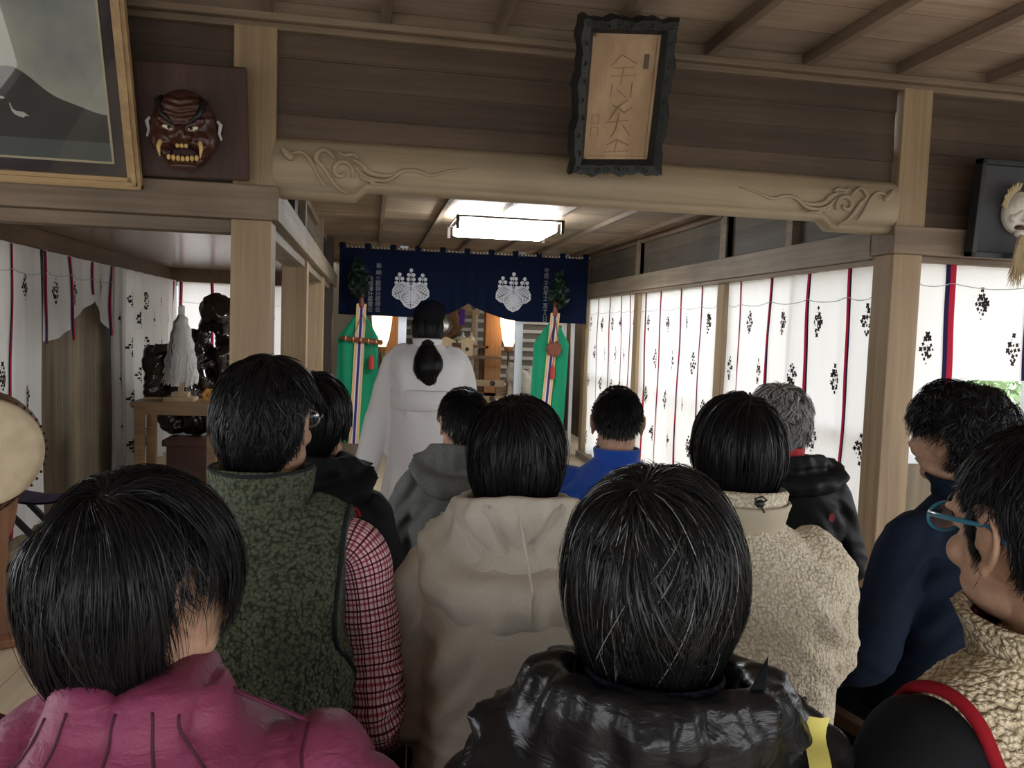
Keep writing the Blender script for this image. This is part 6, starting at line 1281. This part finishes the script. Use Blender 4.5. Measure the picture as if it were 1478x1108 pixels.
GL = thing('glasses', None, None); GL.parent = B.t; M_BLUF = mat('translucent blue frame', (.03, .20, .30), .15, .6); glasses(B, M_BLUF)
for B, l in zip(PEOPLE[-3:], ('pink down jacket', 'black down jacket', 'cream fleece vest')): chair(B, 'wooden chair under the person in the '+l)
# black bag held on the lap of the person in navy
lp = NAVYP; m_ = Matrix.Translation(lp.t.location)@Matrix.Rotation(lp.t.rotation_euler[2], 4, 'Z'); bg = thing('shoulder_bag', 'black shoulder bag on the lap of the person in the navy jacket', 'bag', tuple(m_@Vector((0, .30, .62))), lp.t.rotation_euler[2])
b = MB(); b.add(*slab([(0, 0, -.045, .12, .06, 5), (0, 0, -.04, .135, .07, 5), (0, 0, .07, .13, .065, 5), (0, 0, .085, .11, .05, 5)], 32)); link_local(b, 'bag_body', M_NYL, bg); b = MB(); b.tube(crv([(-.12, 0, .06), (-.08, -.02, .16), (.08, -.02, .16), (.12, 0, .06)], 20), .008, 8, .5); link_local(b, 'strap', J_BLK, bg)
# ================================================================== white robed person, standing
ROBE = cloth_mat('white ritual robe', (.80, .79, .79), .10)
B = new_person('standing person in long white ritual robes with a thick black ponytail', *P(617, 472, Y=4.3), yaw=-2, stand=True, sh=.15, hs=.95, hpitch=-3, elbL=(.03, .12, .76), elbR=(.03, .12, .76), wrL=(-.10, .30, .82), wrR=(-.10, .30, .82))
J = B.J; b = MB(); rr = [(0, 0, .015, .27, .17, 2.2), (0, 0, .03, .285, .18, 2.3), (0, 0, .40, .245, .155, 2.3), (0, 0, .75, .20, .14, 2.4), (0, -.005, .92, .185, .135, 2.5), (*J(0, -.01, .66), .178, .135, 2.5), (*J(0, -.015, .76), .18, .13, 2.5), (*J(0, -.02, .90), .195, .13, 2.5), (*J(0, -.015, .97), .195, .12, 2.4), (*J(0, -.012, 1.015), .165, .10, 2.3), (*J(0, -.012, 1.05), .11, .08, 2.1), (*J(0, -.010, 1.085), .07, .062, 2)]
b.add(*slab(rr, 48)); RBM = b
for sg, S_, E_, W_ in B.arms():
    b = RBM; secs = []
    for x in np.linspace(.11, .375, 16):
        zt_ = np.interp(x, [.11, .17, .225, .262, .30, .34, .375], [1.375, 1.362, 1.31, 1.20, 1.05, .89, .72])-.0; zb_2 = np.interp(x, [.11, .17, .20, .24, .30, .375], [1.15, 1.0, .84, .68, .60, .58]); zm_ = (zt_+zb_2)/2; hz_ = (zt_-zb_2)/2; ring = []
        for j in range(24):
            a = 2*math.pi*j/24; ring.append((sg*x, .0+.16*(x-.11)+.062*math.cos(a)*(1-.3*(x-.11)/.27)+(.05*(1-zt_) if 0 else 0), zm_+hz_*math.copysign(abs(math.sin(a))**.7, math.sin(a))))
        secs.append(ring)
    b.grid(secs, closed_v=True); b.add(secs[0], [tuple(range(24))]); b.add(secs[-1], [tuple(range(24))[::-1]])
me = remesh(RBM, .010, 14); V, N = mesh_np(me); low = 1-smooth01((V[:, 2]-.4)/.55); ang = np.arctan2(V[:, 0], -V[:, 1]); V += N*(low*.012*np.sin(ang*11+.8*np.sin(V[:, 2]*3))+.004*fbm(V*(7, 7, 5), 2)+.004*np.sin(V[:, 0]*40+fbm(V*4)*3)*(V[:, 2] > 1.0))[:, None]; set_np(me, V); RB = link_mesh('robe', me, ROBE, B.t); RT_ = tree_of(RB)
b = MB(); zc_, n = J(0, 0, .70)[2], 56; G = []
for i in range(n):
    a = 2*math.pi*i/n; G.append([(w*math.cos(a), d*math.sin(a)-.012, zc_+z) for w, d, z in ((.180, .138, -.055), (.192, .150, -.05), (.192, .150, .05), (.180, .138, .055))])
b.grid(G, closed_u=True, closed_v=True); link_local(b, 'waist_band', ROBE, B.t)
collar(B, 'robe_collar', ROBE, .060, .070, .055, .010, z0=1.06, parent=RB)
hair(B, 5000, seed=41, thick=.010, root=(-.80, -.45, .5), end=(-.93, -.62, .40), length=.22, crown=(0, .6, .75), swirl=0, width=.0013, clumps=160, clump=.4, low=.15, jit=.1, ax=(.078, .098, .102))
b = MB(); h0 = B.head((0, -.105, -.085)); g = np.random.default_rng(9)
prof = [(0, .0, .028), (.0, -.03, .045), (.004, -.075, .066), (.0, -.125, .070), (-.004, -.165, .055), (.01, -.20, .045), (.022, -.235, .018)]
cc2 = crv([(x, -.02-.02*math.sin(-z*12), z) for x, z, r in prof], 20); rr2 = np.interp(np.linspace(0, 1, 20), np.linspace(0, 1, 7), [r for _, _, r in prof]); b.tube(h0+cc2, rr2*1.0, 16, .8)
for k in range(900):
    a = g.random()*6.28; sp_ = .7+.5*g.random()**.5; sh_ = g.integers(0, 5); en = 20-g.integers(0, 5); p = np.array([h0+cc2[i]+np.array((math.cos(a+.2*i/20)*rr2[i]*sp_, math.sin(a+.2*i/20)*rr2[i]*sp_*.85, .003*math.sin(i+k))) for i in range(sh_, en)]); d = np.array((-math.sin(a), math.cos(a), 0))*.0013; b.grid([[q-d, q+d] for q in p])
link_local(b, 'ponytail', H_BLK, B.t); b = MB(); b.tube([h0+np.array((0, -.015, .012)), h0+np.array((0, -.022, -.018))], .032, 14); link_local(b, 'hair_tie', J_BLK, B.t)
M_CAP = cloth_mat('sheer black gauze', (.012, .012, .015), .12); b = MB(); cp = MB(); h_ = B.head
G = []
for i in range(28):
    a = 2*math.pi*i/28; G.append([h_((w*math.cos(a)+ox, -.012+d*math.sin(a)+oy, z)) for w, d, z, ox, oy in ((.082, .100, .030, 0, 0), (.088, .105, .085, .008, -.01), (.084, .095, .125, .016, -.02), (.045, .075, .152, .02, -.03), (.010, .045, .160, .022, -.03))])
b.grid(G, closed_u=True); b.add([G[i][-1] for i in range(28)], [tuple(range(28))]); link_local(b, 'black_cap', M_CAP, B.t)
b = MB()
for sg in (-1, 1): b.ell((sg*.10, .06, .035), (.05, .12, .03), 16, 8)
link_local(b, 'white_socks', M_PAP, B.t)
